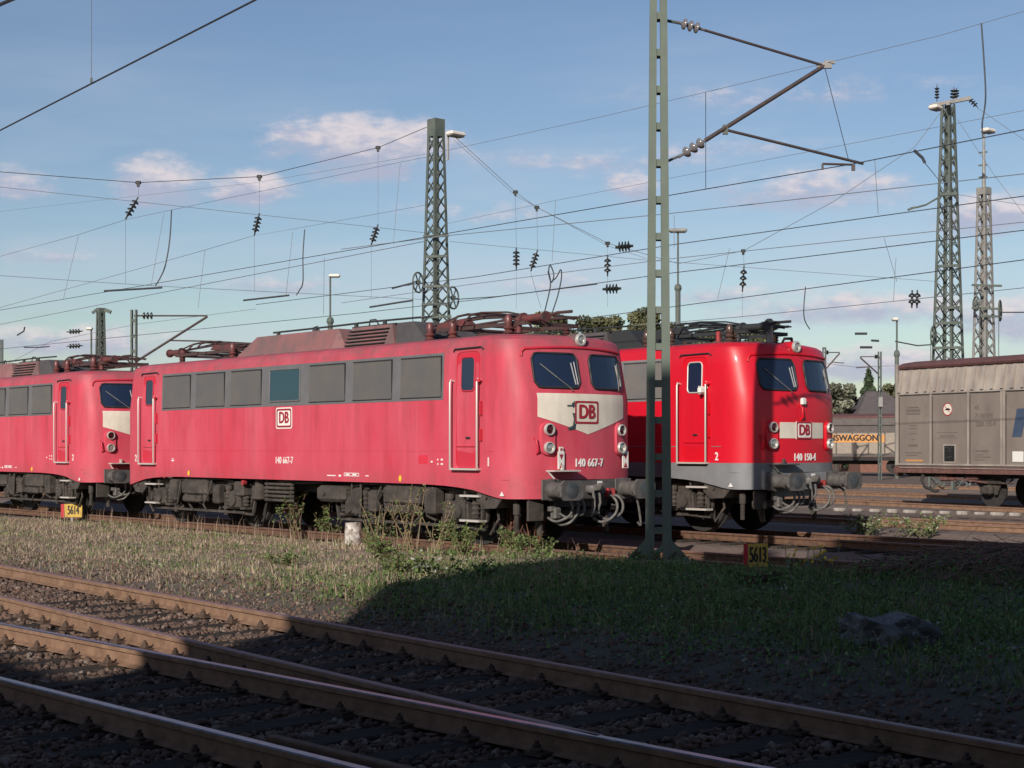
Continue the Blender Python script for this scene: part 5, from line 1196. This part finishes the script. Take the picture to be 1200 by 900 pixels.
wire('thick feeder wire leaving the pale tower wheel to the right', [at(1172, 366, 74), at(1260, 366, 74)], .03)
wire('thick feeder wire leaving the dark tower wheel to the right', [at(533, 351, 64), at(583, 347.5, 64), at(700, 333, 60)], .02)
def hanger(label, pts, r=.008, m='wire_pale', name='hanger_wire', cat='hanger wire', group='thin hanger wires'): wire(label, pts, r, m, cat=cat, name=name, group=group)
ins = []
for i, (nx, ny, ax, ay, bx, by, ey, Y, nd, lab) in enumerate([
    (162, 214, 162, 231, 147, 257, 333, 60, 4, 'tilted insulator string in front of the leftmost cloud'),
    (304, 207, 304, 250, 298, 276, 342, 62, 4, 'tilted insulator string below the second cloud from the left'),
    (443, 173, 443, 263, 435, 287, 350, 64, 4, 'tilted insulator string left of the dark lattice tower'),
    (604, 225, 605, 290, 605, 316, 362, 66, 4, 'upright insulator string right of the dark lattice tower'),
    (629, 243, 630, 293, 622, 318, 0, 66, 4, 'tilted insulator string beside the upright one, right of the dark tower'),
    (712, 285, 712, 299, 712, 324, 360, 67, 3, 'upright insulator string just left of the green mast'),
    (871, 294, 872, 311, 870, 342, 372, 68, 3, 'upright insulator string above the bright red locomotive roof')]):
    disc_string('insulator_string', at(ax, ay, Y), at(bx, by, Y), nd, .155, MT['dark_disc'], lab, 'insulator strings on the cross spans', core=.03)
    hanger('hanger wire above the ' + lab.replace('insulator string', 'insulator'), [at(nx, ny, Y), at(ax, ay, Y)])
    if ey: hanger('hanger wire below the ' + lab.replace('insulator string', 'insulator'), [at(bx, by, Y), at(bx, ey, Y)])
    MB_ = MB().box(at(nx, ny, Y), (.22, .1, .14), bev=.03).box(at(nx, ny + 3, Y), (.1, .1, .12)).build('span_clamp', MT['black']); tag(MB_, 'dark clamp above the ' + lab.replace('insulator string', 'insulator'), 'clamp', 'clamps on the cross spans')
MB_ = MB()
for px, lab in ((1069, 'left of the two short insulators hanging side by side near the tall right tower'), (1075, 'right of the two short insulators hanging side by side near the tall right tower')):
    disc_string('insulator_string', at(px, 340, 68), at(px - .5, 361, 68), 2, .16, MT['dark_disc'], lab, 'insulator strings on the cross spans', core=.035)
for (x0, y0, x1, y1, Y, lab) in ((721, 290, 742, 288, 45, 'flat lying insulator on the wire left of the green mast, the upper of two'), (706, 339, 728, 338, 48, 'flat lying insulator left of the green mast, the lower of two'),
                                 (78, 389, 97, 388, 95, 'flat lying insulator above the left locomotive, the upper of two'), (78, 406, 97, 405, 95, 'flat lying insulator above the left locomotive, the lower of two')):
    disc_string('insulator_string', at(x0, y0, Y), at(x1, y1, Y), 4, .16, MT['dark_disc'], lab, 'insulators lying in the wires', core=.04)
for (pts, r, lab) in (
    ([(122, 341, 50), (190, 337, 50)], .045, 'hanging registration arm in the sky above the left pantograph'),
    ([(285, 352, 56), (339, 346, 56)], .045, 'hanging registration arm left of the lamp post above the hood'),
    ([(433, 360, 60), (470, 354, 60), (484, 352, 60)], .05, 'registration arm reaching left from the dark tower'),
    ([(459, 338, 62), (486, 331, 62)], .05, 'short arm held by the upper wheel of the dark tower'),
    ([(1049, 400, 85), (1075, 405, 85), (1090, 404, 85)], .05, 'registration arm left of the tall right tower, just above the grey wagon'),
    ([(1002, 391, 90), (1016, 391, 90)], .10, 'dark strain clamp in the wires left of the grey wagon, the upper one'),
    ([(1008, 407, 90), (1022, 407, 90)], .10, 'dark strain clamp in the wires left of the grey wagon, the lower one'),
    ([(1021, 399, 90), (1030, 399.5, 90)], .09, 'dark strain clamp in the wires left of the grey wagon, the middle one'),
    ([(20, 393, 110), (28, 388, 110), (29, 383, 110)], .07, 'small bent arm in the wires above the left locomotive'),
    ([(28, 407, 110), (46, 407, 110), (58, 406, 110)], .06, 'thin straight arm in the wires above the left locomotive'),
    ([(1071, 176, 40), (1081, 185, 40), (1084, 191, 40)], .05, 'dark strain insulator in the wire left of the tall right tower head')):
    o = MB().tube([at(*p) for p in pts], r * .8, 6).build('registration_arm', MT['wire']); tag(o, lab, 'wire fitting')
hanger('thin wire falling from the dark strain insulator to the tall right tower', [at(1084, 191, 40), at(1101, 212, 66)], .012)
for i, (x0, y0, x1, y1, Y, lab) in enumerate([(92, 275, 74, 351, 48, 'slanting hanger wire left of the leftmost insulator string'), (192, 250, 177, 335, 50, 'slanting hanger wire right of the leftmost insulator string'), (240, 293, 232, 361, 48, 'slanting hanger wire above the left pantograph'), (343, 272, 335, 347, 56, 'slanting hanger wire below the second insulator string'),
        (469, 191, 461, 286, 60, 'slanting hanger wire left of the dark lattice tower'), (380, 302, 379, 369, 42, 'short hanger wire left of the lamp post'), (651, 235, 647, 306, 50, 'straight hanger wire right of the tilted insulator string'), (827, 108, 827, 221, 24.5, 'long upright hanger wire right of the green mast'),
        (1025, 186, 1029, 251, 25, 'hanger wire right of the green mast arm tip'), (1036, 279, 1051, 330, 34, 'slanting hanger wire left of the tall right tower'), (1050, 302, 1047, 353, 38, 'upright hanger wire left of the tall right tower'), (855, 291, 841, 350, 40, 'slanting hanger wire left of the insulator above the bright red roof'), (790, 252, 790, 290, 30, 'short hanger wire right of the green mast'), (622, 320, 634, 361, 66, 'slanting wire below the tilted insulator right of the dark tower')]):
    hanger(lab, [at(x0, y0, Y), at(x1, y1, Y)], .003 + .0001 * Y)
def jumper(label, pts, r): o = MB().tube(pts, r, 6).build('jumper_cable', MT['wire'], None, smooth=60); tag(o, label, 'jumper cable', 'hanging jumper cables')
jumper('thick jumper cable hanging down at the upper right above the pale tower lamp', spl([at(1150, 27, 22.4), at(1153, 70, 22.4), at(1155, 115, 22.4), at(1151, 145, 22.4), at(1152, 162, 22.4)]), .012)
jumper('curved jumper cable hanging right of the leftmost insulator string', spl([at(201, 246, 50), at(199, 280, 50), at(194, 310, 50), at(188, 325, 50), at(182, 335, 50)]), .022)
jumper('thin jumper cable hanging left of the lamp post', spl([at(357, 269, 55), at(355, 300, 55), at(355, 330, 55), at(351, 340, 55), at(347, 346, 55)]), .022)
jumper('looped jumper cable right of the dark tower, left strand', spl([at(637, 370, 45), at(645, 335, 45), at(643, 318, 45), at(645, 311, 45), at(649, 322, 45), at(646, 331, 45), at(642, 318, 45)]), .02)
jumper('looped jumper cable right of the dark tower, right strand', spl([at(645, 331, 45), at(652, 325, 45), at(657, 316, 45), at(658, 325, 45), at(654, 345, 45), at(646, 370, 45)]), .02)
jumper('thin hooked jumper cable above the bright red cab roof', spl([at(944, 336, 40), at(942, 360, 40), at(943, 375, 40), at(949, 386, 40)]), .015)

# ------------------------------------------------------------------ small things along the track
def number_sign(px0, px1, py0, py1, Y, txt, label):
    a = at(px0, py1, Y); b = at(px1, py0, Y); w, h = b.x - a.x, b.z - a.z; cx = (a.x + b.x) / 2; zb = a.z
    t = empty('number_sign', (cx, Y, float(gh(cx, Y))), R(6), label, 'number sign', 'number signs beside the track'); z0 = zb - float(gh(cx, Y))
    MB().box((0, .02, (z0 + h) / 2), (.06, .03, z0 + h)).build('sign_post', MT['tower_grey'], t)
    MB().box((w * .07, 0, z0 + h / 2), (w * .86, .02, h)).build('sign_board', mat('sign_yellow', (.60, .40, .06), .6, 0, (.48, .31, .06), 9), t)
    MB().box((-w * .43, -.004, z0 + h / 2 - .005), (w * .16, .024, h * 1.02)).build('red_strip', mat('sign_red', (.45, .02, .03), .6), t)
    lettering(MB(), txt, h * .92, lambda u, v, q: (w * .08 + u, -.011 - q, z0 + h / 2 + v), sx=.30 * w / h if w > h * 1.3 else .40, bold=h * .02).build('sign_number', MT['black'], t, fix=False)
number_sign(72, 96, 590.5, 606, 40, '5614', 'yellow sign with number 5614 and red edge beside the left locomotive')
number_sign(871.5, 900, 637, 665, 21.2, '5613', 'yellow sign with number 5613 and red edge, right of the green mast')
q = ground_at(414, 638, .02); z0 = float(gh(q.x, q.y))
t = empty('marker_post', (q.x, q.y, z0), 0, 'short broken concrete post with flaking white paint in the grass beside the track', 'marker post')
b = MB(); b.lathe((0, 0, -.1), (0, 0, 1), [(0, .155), (.50, .145), (.505, .10)], n=16)
b.build('post', mat('flaking_paint', (.66, .63, .59), .8, 0, (.26, .22, .19), 9, bump=.5, col3=(.18, .12, .09), scale3=14, lo3=.56, hi3=.62), t, smooth=40)
def rock():
    q = ground_at(1058, 776, 0); bm = bmesh.new(); bmesh.ops.create_icosphere(bm, subdivisions=4, radius=1)
    for v in bm.verts:
        c = v.co.copy(); n = .16 * math.sin(c.x * 4 + 1) * math.sin(c.y * 5 + 2) + .09 * math.sin(c.x * 11 + c.y * 9) + .05 * math.sin(c.z * 17 + c.x * 13) + rnd.uniform(-.03, .03)
        c *= 1 + n; z = min(c.z, .62 + .1 * math.sin(c.x * 6)); v.co = (c.x * .40, c.y * .38, z * .33)
    me = bpy.data.meshes.new('rubble_block'); bm.to_mesh(me); bm.free(); me.materials.append(MT['slab']); o = bpy.data.objects.new('rubble_block', me); COL.objects.link(o)
    o.location = (q.x, q.y + .35, float(gh(q.x, q.y + .35)) + .03); tag(o, 'grey mossy lump of old concrete half sunk in the shaded grass at the right', 'rubble block')
rock()

# ------------------------------------------------------------------ plants
def leaf_mesh(name, pts, size, cols, parent, m, updown=.6, kind=None, tri=False):
    """many separate little leaves in one mesh"""
    n = len(pts); pts = np.asarray(pts, float); s = size * rng.uniform(.6, 1.35, n)
    d = rng.normal(size=(n, 3)); d[:, 2] *= updown; d /= np.linalg.norm(d, axis=1)[:, None]
    e = np.cross(d, rng.normal(size=(n, 3))); e /= np.linalg.norm(e, axis=1)[:, None]
    v = np.stack([pts - d * s[:, None] * .5, pts + e * s[:, None] * .32, pts + d * s[:, None] * .6, pts - e * s[:, None] * .32], 1)
    f = np.arange(n * 4).reshape(n, 4); c = np.repeat(cols, 4, axis=0)
    o = big_mesh(name, v.reshape(-1, 3), f, m, kind, c)
    if parent: o.parent = parent
    return o
def pick(cols, n, jit=.2):
    c = np.array(cols)[rng.integers(0, len(cols), n)]; return np.clip(c * rng.uniform(1 - jit, 1 + jit, (n, 1)), 0, 1)
G_SHADE = [(.075, .16, .04), (.10, .20, .055), (.14, .22, .08), (.06, .12, .04)]  # leaf greens for plants in the shadow, brightening put into the colour
G_LIT = [(.09, .14, .035), (.13, .18, .06), (.16, .19, .08), (.065, .10, .03)]  # the sunlit version of the same leaf greens
BR = [(.12, .06, .04), (.15, .085, .055), (.09, .05, .035)]
def shrub(name, label, loc, h, spread, nst, nleaf, lsize, cols, stem_col, cat='plant', group=None, lean=(0, 0), arch=.0, dens0=.15):
    z = float(gh(loc[0], loc[1])); t = empty(name, (loc[0], loc[1], z), 0, label, cat, group); s = MB(); LP = []
    for i in range(nst):
        a = rnd.uniform(0, 6.28); r = spread * math.sqrt(rnd.random()); hh = h * rnd.uniform(.55, 1.05); p = Vector((rnd.gauss(0, spread * .25), rnd.gauss(0, spread * .25), -.03)); pts = [p]
        tip = Vector((r * math.cos(a) + lean[0], r * math.sin(a) + lean[1], hh)); mid = p.lerp(tip, .5) + Vector((0, 0, hh * .12 + arch * hh))
        for k in range(1, 7): u = k / 6; pts.append(p * (1 - u) ** 2 + mid * 2 * u * (1 - u) + tip * u * u)
        s.tube(pts, .012 if nleaf > 150 else .02, 4, r2=.004)
        for k in range(3):
            j = rnd.randrange(2, 6); b = pts[j]; e = b + Vector((rnd.gauss(0, .12), rnd.gauss(0, .12), rnd.uniform(.02, .18))) * h * .8; s.tube([b, b.lerp(e, .5) + Vector((0, 0, .02)), e], .005, 3, r2=.002)
            for _ in range(max(1, nleaf // (nst * 6))): LP.append(b.lerp(e, rnd.uniform(.2, 1.05)) + Vector([rnd.gauss(0, .025) for _ in range(3)]))
        for _ in range(max(1, nleaf // (nst * 2))): u = rnd.uniform(dens0, 1.02); k = min(5, int(u * 6)); LP.append(pts[k].lerp(pts[k + 1], u * 6 - k) + Vector([rnd.gauss(0, .03) for _ in range(3)]))
    s.build('stems', mat('stem', stem_col, .8, 0, tuple(c * .6 for c in stem_col), 8), t)
    if nleaf: leaf_mesh('leaves', [tuple(p) for p in LP], lsize, pick(cols, len(LP)), t, MT['leaf'])
    return t
STRAW = (.26, .19, .11)
for i, (px, py, h, sp, ns, nl, ls, cols, sc, lab) in enumerate([
    (345, 634, 1.0, .40, 16, 420, .055, G_LIT, (.16, .10, .06), 'arching bramble with green leaves left of the white marker post'),
    (385, 633, .85, .35, 14, 420, .055, G_LIT, (.16, .10, .06), 'dense green bramble directly left of the white marker post'),
    (440, 650, .85, .4, 12, 300, .045, G_LIT + [STRAW], STRAW, 'tall straggly weed right of the white marker post'),
    (478, 650, 1.25, .4, 9, 260, .045, G_LIT + [STRAW, (.2, .13, .08)], STRAW, 'tallest seeding weed reaching over the skirt of the faded red locomotive'),
    (512, 652, .85, .35, 9, 240, .045, G_LIT + [STRAW], STRAW, 'tall dry weed leaning right below the cab door of the faded red locomotive'),
    (545, 655, .6, .4, 16, 520, .05, G_LIT, (.14, .12, .05), 'low leafy green weed under the cab steps of the faded red locomotive'),
    (600, 655, .42, .5, 16, 560, .05, G_LIT, (.14, .12, .05), 'low leafy green weed in front of the brown dead shrubs'),
    (640, 652, .38, .4, 12, 380, .05, G_LIT, (.14, .12, .05), 'low leafy weed beside the rail at the edge of the big shadow'),
    (598, 641, 1.0, .30, 12, 90, .05, BR, (.20, .09, .06), 'dead brown leafless shrub beneath the corner of the faded red cab'),
    (626, 641, .85, .28, 11, 70, .05, BR, (.20, .09, .06), 'smaller dead brown shrub under the buffer beam of the faded red cab'),
    (450, 660, .5, .5, 16, 480, .05, G_LIT, (.14, .12, .05), 'broad leafy green clump in the sunny grass, right of the white marker post'),
    (505, 678, .34, .5, 14, 520, .06, G_LIT + [(.30, .32, .26)], (.14, .12, .05), 'pale green broad leaved clump at the edge of the big shadow'),
    (470, 676, .28, .45, 12, 360, .05, G_LIT, (.14, .12, .05), 'small green leafy clump left of the pale green broad leaved clump'),
    (330, 664, .22, .5, 10, 300, .045, G_LIT, (.14, .12, .05), 'small green clump in the dry grass below the marker post'),
    (560, 690, .22, .5, 12, 300, .045, G_SHADE, (.10, .09, .04), 'dark green weed just inside the big shadow'),
    (945, 676, .28, .35, 12, 260, .05, G_SHADE, (.10, .09, .04), 'dark weed with yellow flowers right of the sign 5613'),
    (882, 700, .16, .4, 14, 260, .05, G_SHADE + [(.10, .03, .04)], (.10, .06, .05), 'dark reddish weed at the foot of the sign 5613'),
    (770, 668, .22, .5, 14, 320, .05, G_SHADE + [(.12, .03, .04)], (.10, .06, .05), 'dark reddish weed at the foot of the green mast'),
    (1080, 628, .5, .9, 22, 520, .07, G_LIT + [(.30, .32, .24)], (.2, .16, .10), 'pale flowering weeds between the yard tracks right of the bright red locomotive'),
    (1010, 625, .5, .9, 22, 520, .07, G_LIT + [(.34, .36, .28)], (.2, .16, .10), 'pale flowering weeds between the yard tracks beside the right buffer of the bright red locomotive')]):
    q = ground_at(px, py, -.02 if py > 640 else -.2)
    shrub('dead_shrub' if 'dead' in lab else ('bramble' if 'bramble' in lab else 'weed_plant'), lab, (q.x, q.y), h, sp, ns, nl, ls, cols, sc, 'plant', 'weeds growing beside the track', arch=.5 if 'arching' in lab else 0)
def flowers():
    for i, (px, py, n) in enumerate(((957, 668, 26), (930, 668, 8))):
        q = ground_at(px, py, .2); t = empty('yellow_flowers', (q.x, q.y, float(gh(q.x, q.y))), 0, ('bigger' if i == 0 else 'smaller') + ' tuft of yellow flowers in the shade right of the sign 5613', 'flowers', 'yellow flowers by the track')
        s = MB(); P = []
        for _ in range(n): a = Vector((rnd.gauss(0, .12), rnd.gauss(0, .1), 0)); e = a * 1.2 + Vector((0, 0, rnd.uniform(.12, .34))); s.tube([a, e], .005, 3); P.append(tuple(e)); P.append(tuple(e + Vector((.015, 0, .01))))
        s.build('stems', MT['mast_green'], t); leaf_mesh('petals', P, .045, pick([(.75, .55, .03), (.7, .45, .02)], len(P)), t, MT['leaf'])
flowers()
def brush_pile():
    c = Vector((6.7, 18.3)); z = float(gh(*c)); t = empty('brush_pile', (c.x, c.y, z - .35), 0, 'big shaded heap of cut brown twigs overgrown with green at the right', 'brush pile')
    s = MB(); LP = []
    for i in range(1500):
        a = rnd.uniform(0, 6.28); r = math.sqrt(rnd.random()); x, y = 2.6 * r * math.cos(a), 1.7 * r * math.sin(a); top = .34 * math.exp(-r * r * 1.3) + .36 + (float(gh(c.x + x, c.y + y)) - z) * .9
        p = Vector((x, y, top - rnd.uniform(-.03, .20))); yaw = rnd.gauss(.3, .8); L = rnd.uniform(.25, .95); d = Vector((math.cos(yaw), math.sin(yaw), rnd.gauss(.05, .28))) * L
        s.tube([p - d * .5, p + Vector((0, 0, .05)), p + d * .5 - Vector((0, 0, rnd.uniform(0, .12)))], rnd.choice((.004, .005, .007, .010)), 3, r2=.002); LP.append(tuple(p + d * rnd.uniform(-.4, .5) + Vector((0, 0, .02))))
    s.build('twigs', mat('brown_twigs', (.23, .13, .10), .85, 0, (.13, .08, .065), 5), t)
    b = MB()
    for p in ([(-.6, -1.2, .40), (0, -1.1, .50), (.5, -1.0, .66), (.9, -.9, .64)], [(-1.6, -.8, .36), (-1.0, -.9, .5), (-.5, -.7, .6)], [(.2, -1.5, .28), (.9, -1.3, .5)], [(-2.6, -1.6, .35), (-2.1, -1.4, .2)], [(.6, .1, .66), (1.4, .3, .72), (2.2, .2, .6)]): b.tube(spl([Vector(q) for q in p], 4), .035, 6, r2=.015)
    b.build('branch', mat('dark_bark', (.035, .032, .034), .9), t, smooth=60)
    LP2 = []
    for i in range(4200):
        a = rnd.uniform(0, 6.28); r = math.sqrt(rnd.random()); x, y = 2.7 * r * math.cos(a), 1.9 * r * math.sin(a)
        if vnoise(c.x + x, c.y + y, 2.6, 3) < .05 and rnd.random() < .85: continue
        LP2.append((x, y, .32 + .20 * math.exp(-r * r * 1.3) + (float(gh(c.x + x, c.y + y)) - z) * .9 + rnd.uniform(-.05, .16)))
    leaf_mesh('leaves', LP2, .06, pick(G_SHADE + [(.09, .05, .03)], len(LP2)), t, MT['leaf'])
brush_pile()

def meadow():
    """dry grass and weeds of the strip between the front tracks and the locomotives"""
    def scatter(M, keep):
        x = rng.uniform(-15, 14, M); y = rng.uniform(8.5, 38, M); p = .76 * x + .649 * y; k = 2.5 + 1.5 * (x - .385 * (y - 16.8) + 1.6)   # k crosses the shadow edge: greener, altered colours painted inside the shade
        ok = (np.abs(x) < y * .44 + .8) & keep(x, y, p, k); return x[ok], y[ok], p[ok], k[ok]
    def blades(name, x, y, h, w, col, lean=.45, bend=.5):
        n = len(x); z = gh(x, y) - .01; a = rng.uniform(0, 6.28, n); u = np.stack([np.cos(a), np.sin(a), np.zeros(n)], 1); b = rng.uniform(0, 6.28, n); l = np.abs(rng.normal(0, lean, n)) * h
        d = np.stack([np.cos(b) * l, np.sin(b) * l, h], 1); m = np.stack([np.cos(b) * l * .3, np.sin(b) * l * .3, h * .6], 1); P = np.stack([x, y, z], 1); W_ = (u * w[:, None])
        v = np.stack([P - W_ * .5, P + W_ * .5, P + m - W_ * .38, P + m + W_ * .38, P + d], 1)
        f = np.array([[0, 1, 3], [0, 3, 2], [2, 3, 4]])[None] + (np.arange(n) * 5)[:, None, None]
        big_mesh(name, v.reshape(-1, 3), f.reshape(-1, 3), MT['grass'], 'stuff', np.repeat(col, 5, axis=0))
    band = lambda p, x, y: smooth01(8.8, 10.3, p + .35 * vnoise(x, y, 2.1, 6)) * (1 - smooth01(16.6, 17.4, p + .2 * vnoise(x, y, 2.5, 8)))
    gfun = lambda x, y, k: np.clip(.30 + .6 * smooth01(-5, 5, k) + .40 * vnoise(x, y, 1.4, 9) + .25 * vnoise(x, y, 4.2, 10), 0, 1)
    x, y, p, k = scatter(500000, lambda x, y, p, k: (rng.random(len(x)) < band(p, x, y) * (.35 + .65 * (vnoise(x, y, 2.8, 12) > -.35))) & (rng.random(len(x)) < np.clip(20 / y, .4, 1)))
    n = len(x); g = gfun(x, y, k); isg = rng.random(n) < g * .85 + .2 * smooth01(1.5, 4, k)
    dry = pick([(.32, .25, .18), (.27, .21, .155), (.29, .205, .16), (.20, .155, .115), (.36, .29, .21)], n, .25); grn = pick([(.085, .13, .04), (.12, .165, .06), (.065, .11, .035), (.16, .18, .08)], n, .25) * (1 + .45 * smooth01(1.5, 4, k)[:, None])  # greens lifted past the shadow edge to brighten the shade
    col = np.where(isg[:, None], grn, dry); dark = smooth01(2, 6, k)[:, None]; col = col * (1 - .15 * dark)  # slight darkening inside the shadow put into the blade colour
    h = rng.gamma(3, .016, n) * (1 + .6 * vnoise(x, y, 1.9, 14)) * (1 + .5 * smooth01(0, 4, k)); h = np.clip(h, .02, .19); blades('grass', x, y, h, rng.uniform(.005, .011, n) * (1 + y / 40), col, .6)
    x, y, p, k = scatter(26000, lambda x, y, p, k: rng.random(len(x)) < band(p, x, y) * .035 * (1 + 9 * smooth01(14, 16.5, p)) * (vnoise(x, y, 2.2, 15) > -.4) * (1 - .7 * smooth01(2, 5, k)))
    n = len(x); blades('tall_grass', x, y, rng.uniform(.16, .48, n), rng.uniform(.005, .008, n) * (1 + y / 60), pick([(.27, .21, .155), (.23, .17, .125), (.20, .13, .10), (.30, .24, .18)], n, .2), .22)
    x, y, p, k = scatter(230000, lambda x, y, p, k: (rng.random(len(x)) < band(p, x, y) * np.clip(gfun(x, y, k) * 1.35 - .42 + .25 * smooth01(1, 4, k) + .3 * smooth01(2, 5, k) * (p < 11), 0, 1)))
    n = len(x); P = np.stack([x, y, gh(x, y) + np.abs(rng.normal(0, .05, n)) * (1 + .8 * vnoise(x, y, 3.1, 17))], 1)
    lit = 1 - smooth01(1, 4, k); c = pick(G_SHADE, n, .3) * (1 - lit[:, None]) + pick(G_LIT, n, .3) * lit[:, None]; c = np.where((rng.random(n) < .05)[:, None], np.array([.13, .04, .045]), c); c = np.where((rng.random(n) < .03)[:, None], np.array([.30, .32, .24]), c)  # weed leaves blend from sunlit to shaded greens at the shadow edge
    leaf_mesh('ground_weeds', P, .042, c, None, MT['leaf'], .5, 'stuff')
    # dead leaves and pebbles on the bare trodden edge
    x, y, p, k = scatter(60000, lambda x, y, p, k: rng.random(len(x)) < (smooth01(8.6, 9.3, p) * (1 - smooth01(11, 14, p))) * .5)
    n = len(x); P = np.stack([x, y, gh(x, y) + .012], 1); leaf_mesh('dead_litter', P, .028, pick([(.13, .10, .085), (.20, .15, .11), (.08, .07, .06), (.25, .20, .16)], n, .3), None, MT['leaf'], .15, 'stuff')
meadow()

# ------------------------------------------------------------------ far trees and house
def tree(name, label, px, Y, top, rpx, cols, group, n=5200, spruce=False):
    b = on_ground(px, Y); H = hgt(top, Y); r = rpx * Y / FPX; t = empty(name, b, 0, label, 'tree', group); MB().tube([(0, 0, 0), (.1, 0, H * .5), (0, 0, H * .92)], .28, 8, r2=.05).build('trunk', mat('bark', (.06, .05, .045), .9), t)
    P = []; C = []
    if spruce:
        for i in range(n):
            u = rng.random() ** .6; z = H * (1 - u * .92); tier = .72 + .28 * math.sin(z * 5.5); rr = 1.5 * r * u * tier * math.sqrt(rng.random() * .75 + .25); a = rng.uniform(0, 6.28); P.append((rr * math.cos(a), rr * math.sin(a), z - rr * .25))
        C = pick(cols, n, .35); s = .42
    else:
        cl = [(rnd.gauss(0, r * .42), rnd.gauss(0, r * .42), H - r * rnd.uniform(.35, 1.9), r * rnd.uniform(.28, .5)) for _ in range(22)]; C = np.zeros((n, 3)); tint = [rnd.uniform(.6, 1.3) for _ in cl]
        for i in range(n):
            k = rnd.randrange(len(cl)); c = cl[k]; d = rng.normal(size=3); d /= np.linalg.norm(d); q = c[3] * rng.random() ** .4; P.append((c[0] + d[0] * q, c[1] + d[1] * q, c[2] + d[2] * q * .8)); C[i] = tint[k]
        C = C * pick(cols, n, .3); s = .34
        br = MB()
        for c in cl[:10]: br.tube([(0, 0, H * .5), (c[0] * .5, c[1] * .5, (H * .5 + c[2]) / 2), c[:3]], .10, 5, r2=.03)
        br.build('branch', mat('bark', (.06, .05, .045), .9), t)
    leaf_mesh('crown', P, s, C, t, MT['leaf'], .8)
TG = [(.12, .125, .065), (.16, .155, .085), (.09, .10, .05)]
for px, Y, top, r, lab in ((648, 118, 362, 30, 'small leafy treetop above the pantograph of the faded red locomotive'), (703, 122, 360, 34, 'leafy treetop between the faded red cab roof and the green mast'), (752, 116, 359, 26, 'leafy treetop right behind the green mast'), (838, 128, 377, 30, 'low leafy treetop showing under the pantograph of the bright red locomotive'), (890, 126, 374, 22, 'leafy treetop at the front end of the bright red locomotive pantograph'), (783, 130, 374, 26, 'leafy treetop between the green mast and the bright red door')):
    tree('leafy_tree', lab, px, Y, top, r, TG, 'trees beyond the yard')
tree('leafy_tree', 'pale leafy tree just right of the bright red cab', 980, 128, 448, 19, [(.12, .13, .09), (.16, .16, .12)], 'trees beyond the yard', 3000); tree('leafy_tree', 'small leafy tree above the house roof left of the grey wagon', 1044, 150, 449, 12, TG, 'trees beyond the yard', 2000)
tree('spruce_tree', 'tall dark spruce left of the house roof', 1018, 135, 431, 27, [(.05, .075, .04), (.075, .095, .05), (.035, .055, .03)], 'trees beyond the yard', 6000, True); tree('spruce_tree', 'smaller spruce between the pale leafy tree and the tall spruce', 1000, 130, 452, 15, [(.03, .05, .025), (.05, .065, .035)], 'trees beyond the yard', 3500, True)
def house(px0, px1, pye, pyr, Y, label, hip, colr):
    a, b = at(px0, pye, Y), at(px1, pye, Y); w = b.x - a.x; ze = a.z; zr = at(px0, pyr, Y).z; t = empty('house', ((a.x + b.x) / 2, Y + 4, 0), 0, label, 'house', 'houses beyond the yard')
    MB().box((0, 0, ze / 2 - .2), (w - .6, 8, ze + .4)).build('wall', MT['brick'], t)
    h = hip * w / 2; r = MB(); r.add([(-w / 2, -4.4, ze), (w / 2, -4.4, ze), (w / 2, 4.4, ze), (-w / 2, 4.4, ze), (-w / 2 + h, 0, zr), (w / 2 - h, 0, zr)], [(0, 1, 5, 4), (2, 3, 4, 5), (1, 2, 5), (3, 0, 4), (3, 2, 1, 0)]); r = r.build('roof', mat('roof_tiles', colr, .85, 0, tuple(c * .75 for c in colr), 2), t)
house(1004, 1075, 486, 456, 125, 'house with a broad grey brown hipped roof behind the brown goods wagon', .72, (.12, .10, .10)); house(970, 998, 480, 466, 145, 'small dark roofed house behind the spruces', .2, (.10, .06, .05))

# ------------------------------------------------------------------ the depot behind the camera that throws the big shadow
def depot():
    t = empty('depot_building', (0, -6, 0), 0, 'tall brick depot building standing behind the camera, its shadow lying over the foreground', 'building')
    # outline of the roofs, worked out from where the edge of the shadow lies on the ground
    edge = [(0, 770, -.1), (60, 790, -.1), (113, 805, -.1), (150, 795, -.1), (181, 775, .0), (234, 752, .05), (353, 726, .05), (430, 722, -.1), (470, 700, -.05), (520, 685, 0), (600, 665, 0), (680, 657, 0), (740, 657, .02), (805, 658, 0), (855, 650, 0), (933, 650, -.1), (998, 636, -.1), (1064, 630, 0), (1200, 634, 0)]
    def wall_pt(p):
        k = (p.y + 6) / SUN_DIR.y; return (p.x - SUN_DIR.x * k, p.z - SUN_DIR.z * k)
    pr = [wall_pt(ground_at(*e)) for e in edge]
    prof = [(-24, -.3), (-24, pr[0][1] + .2)]
    prof += pr
    prof += [(16, pr[-1][1] - .5), (16, -.3)]
    MB().prism(prof, (0, 0, 0), (1, 0, 0), (0, 0, 1), (0, -6, 0)).build('wall', MT['brick'], t)
    cx, ch = wall_pt(Vector((2.13, 22.2, 2.95))); MB().box((cx, -.4, ch - 1.5), (.60, .6, 3.0)).build('chimney', MT['brick'], t)
    for x in (-20, -15, -7, -1, 5, 11):
        f = MB().box((x, .02, 3), (2.2, .06, 3)).build('window', MT['white'], t); MB().box((x, .04, 3), (2.0, .06, 2.8)).build('pane', MT['glass'], f)
depot()
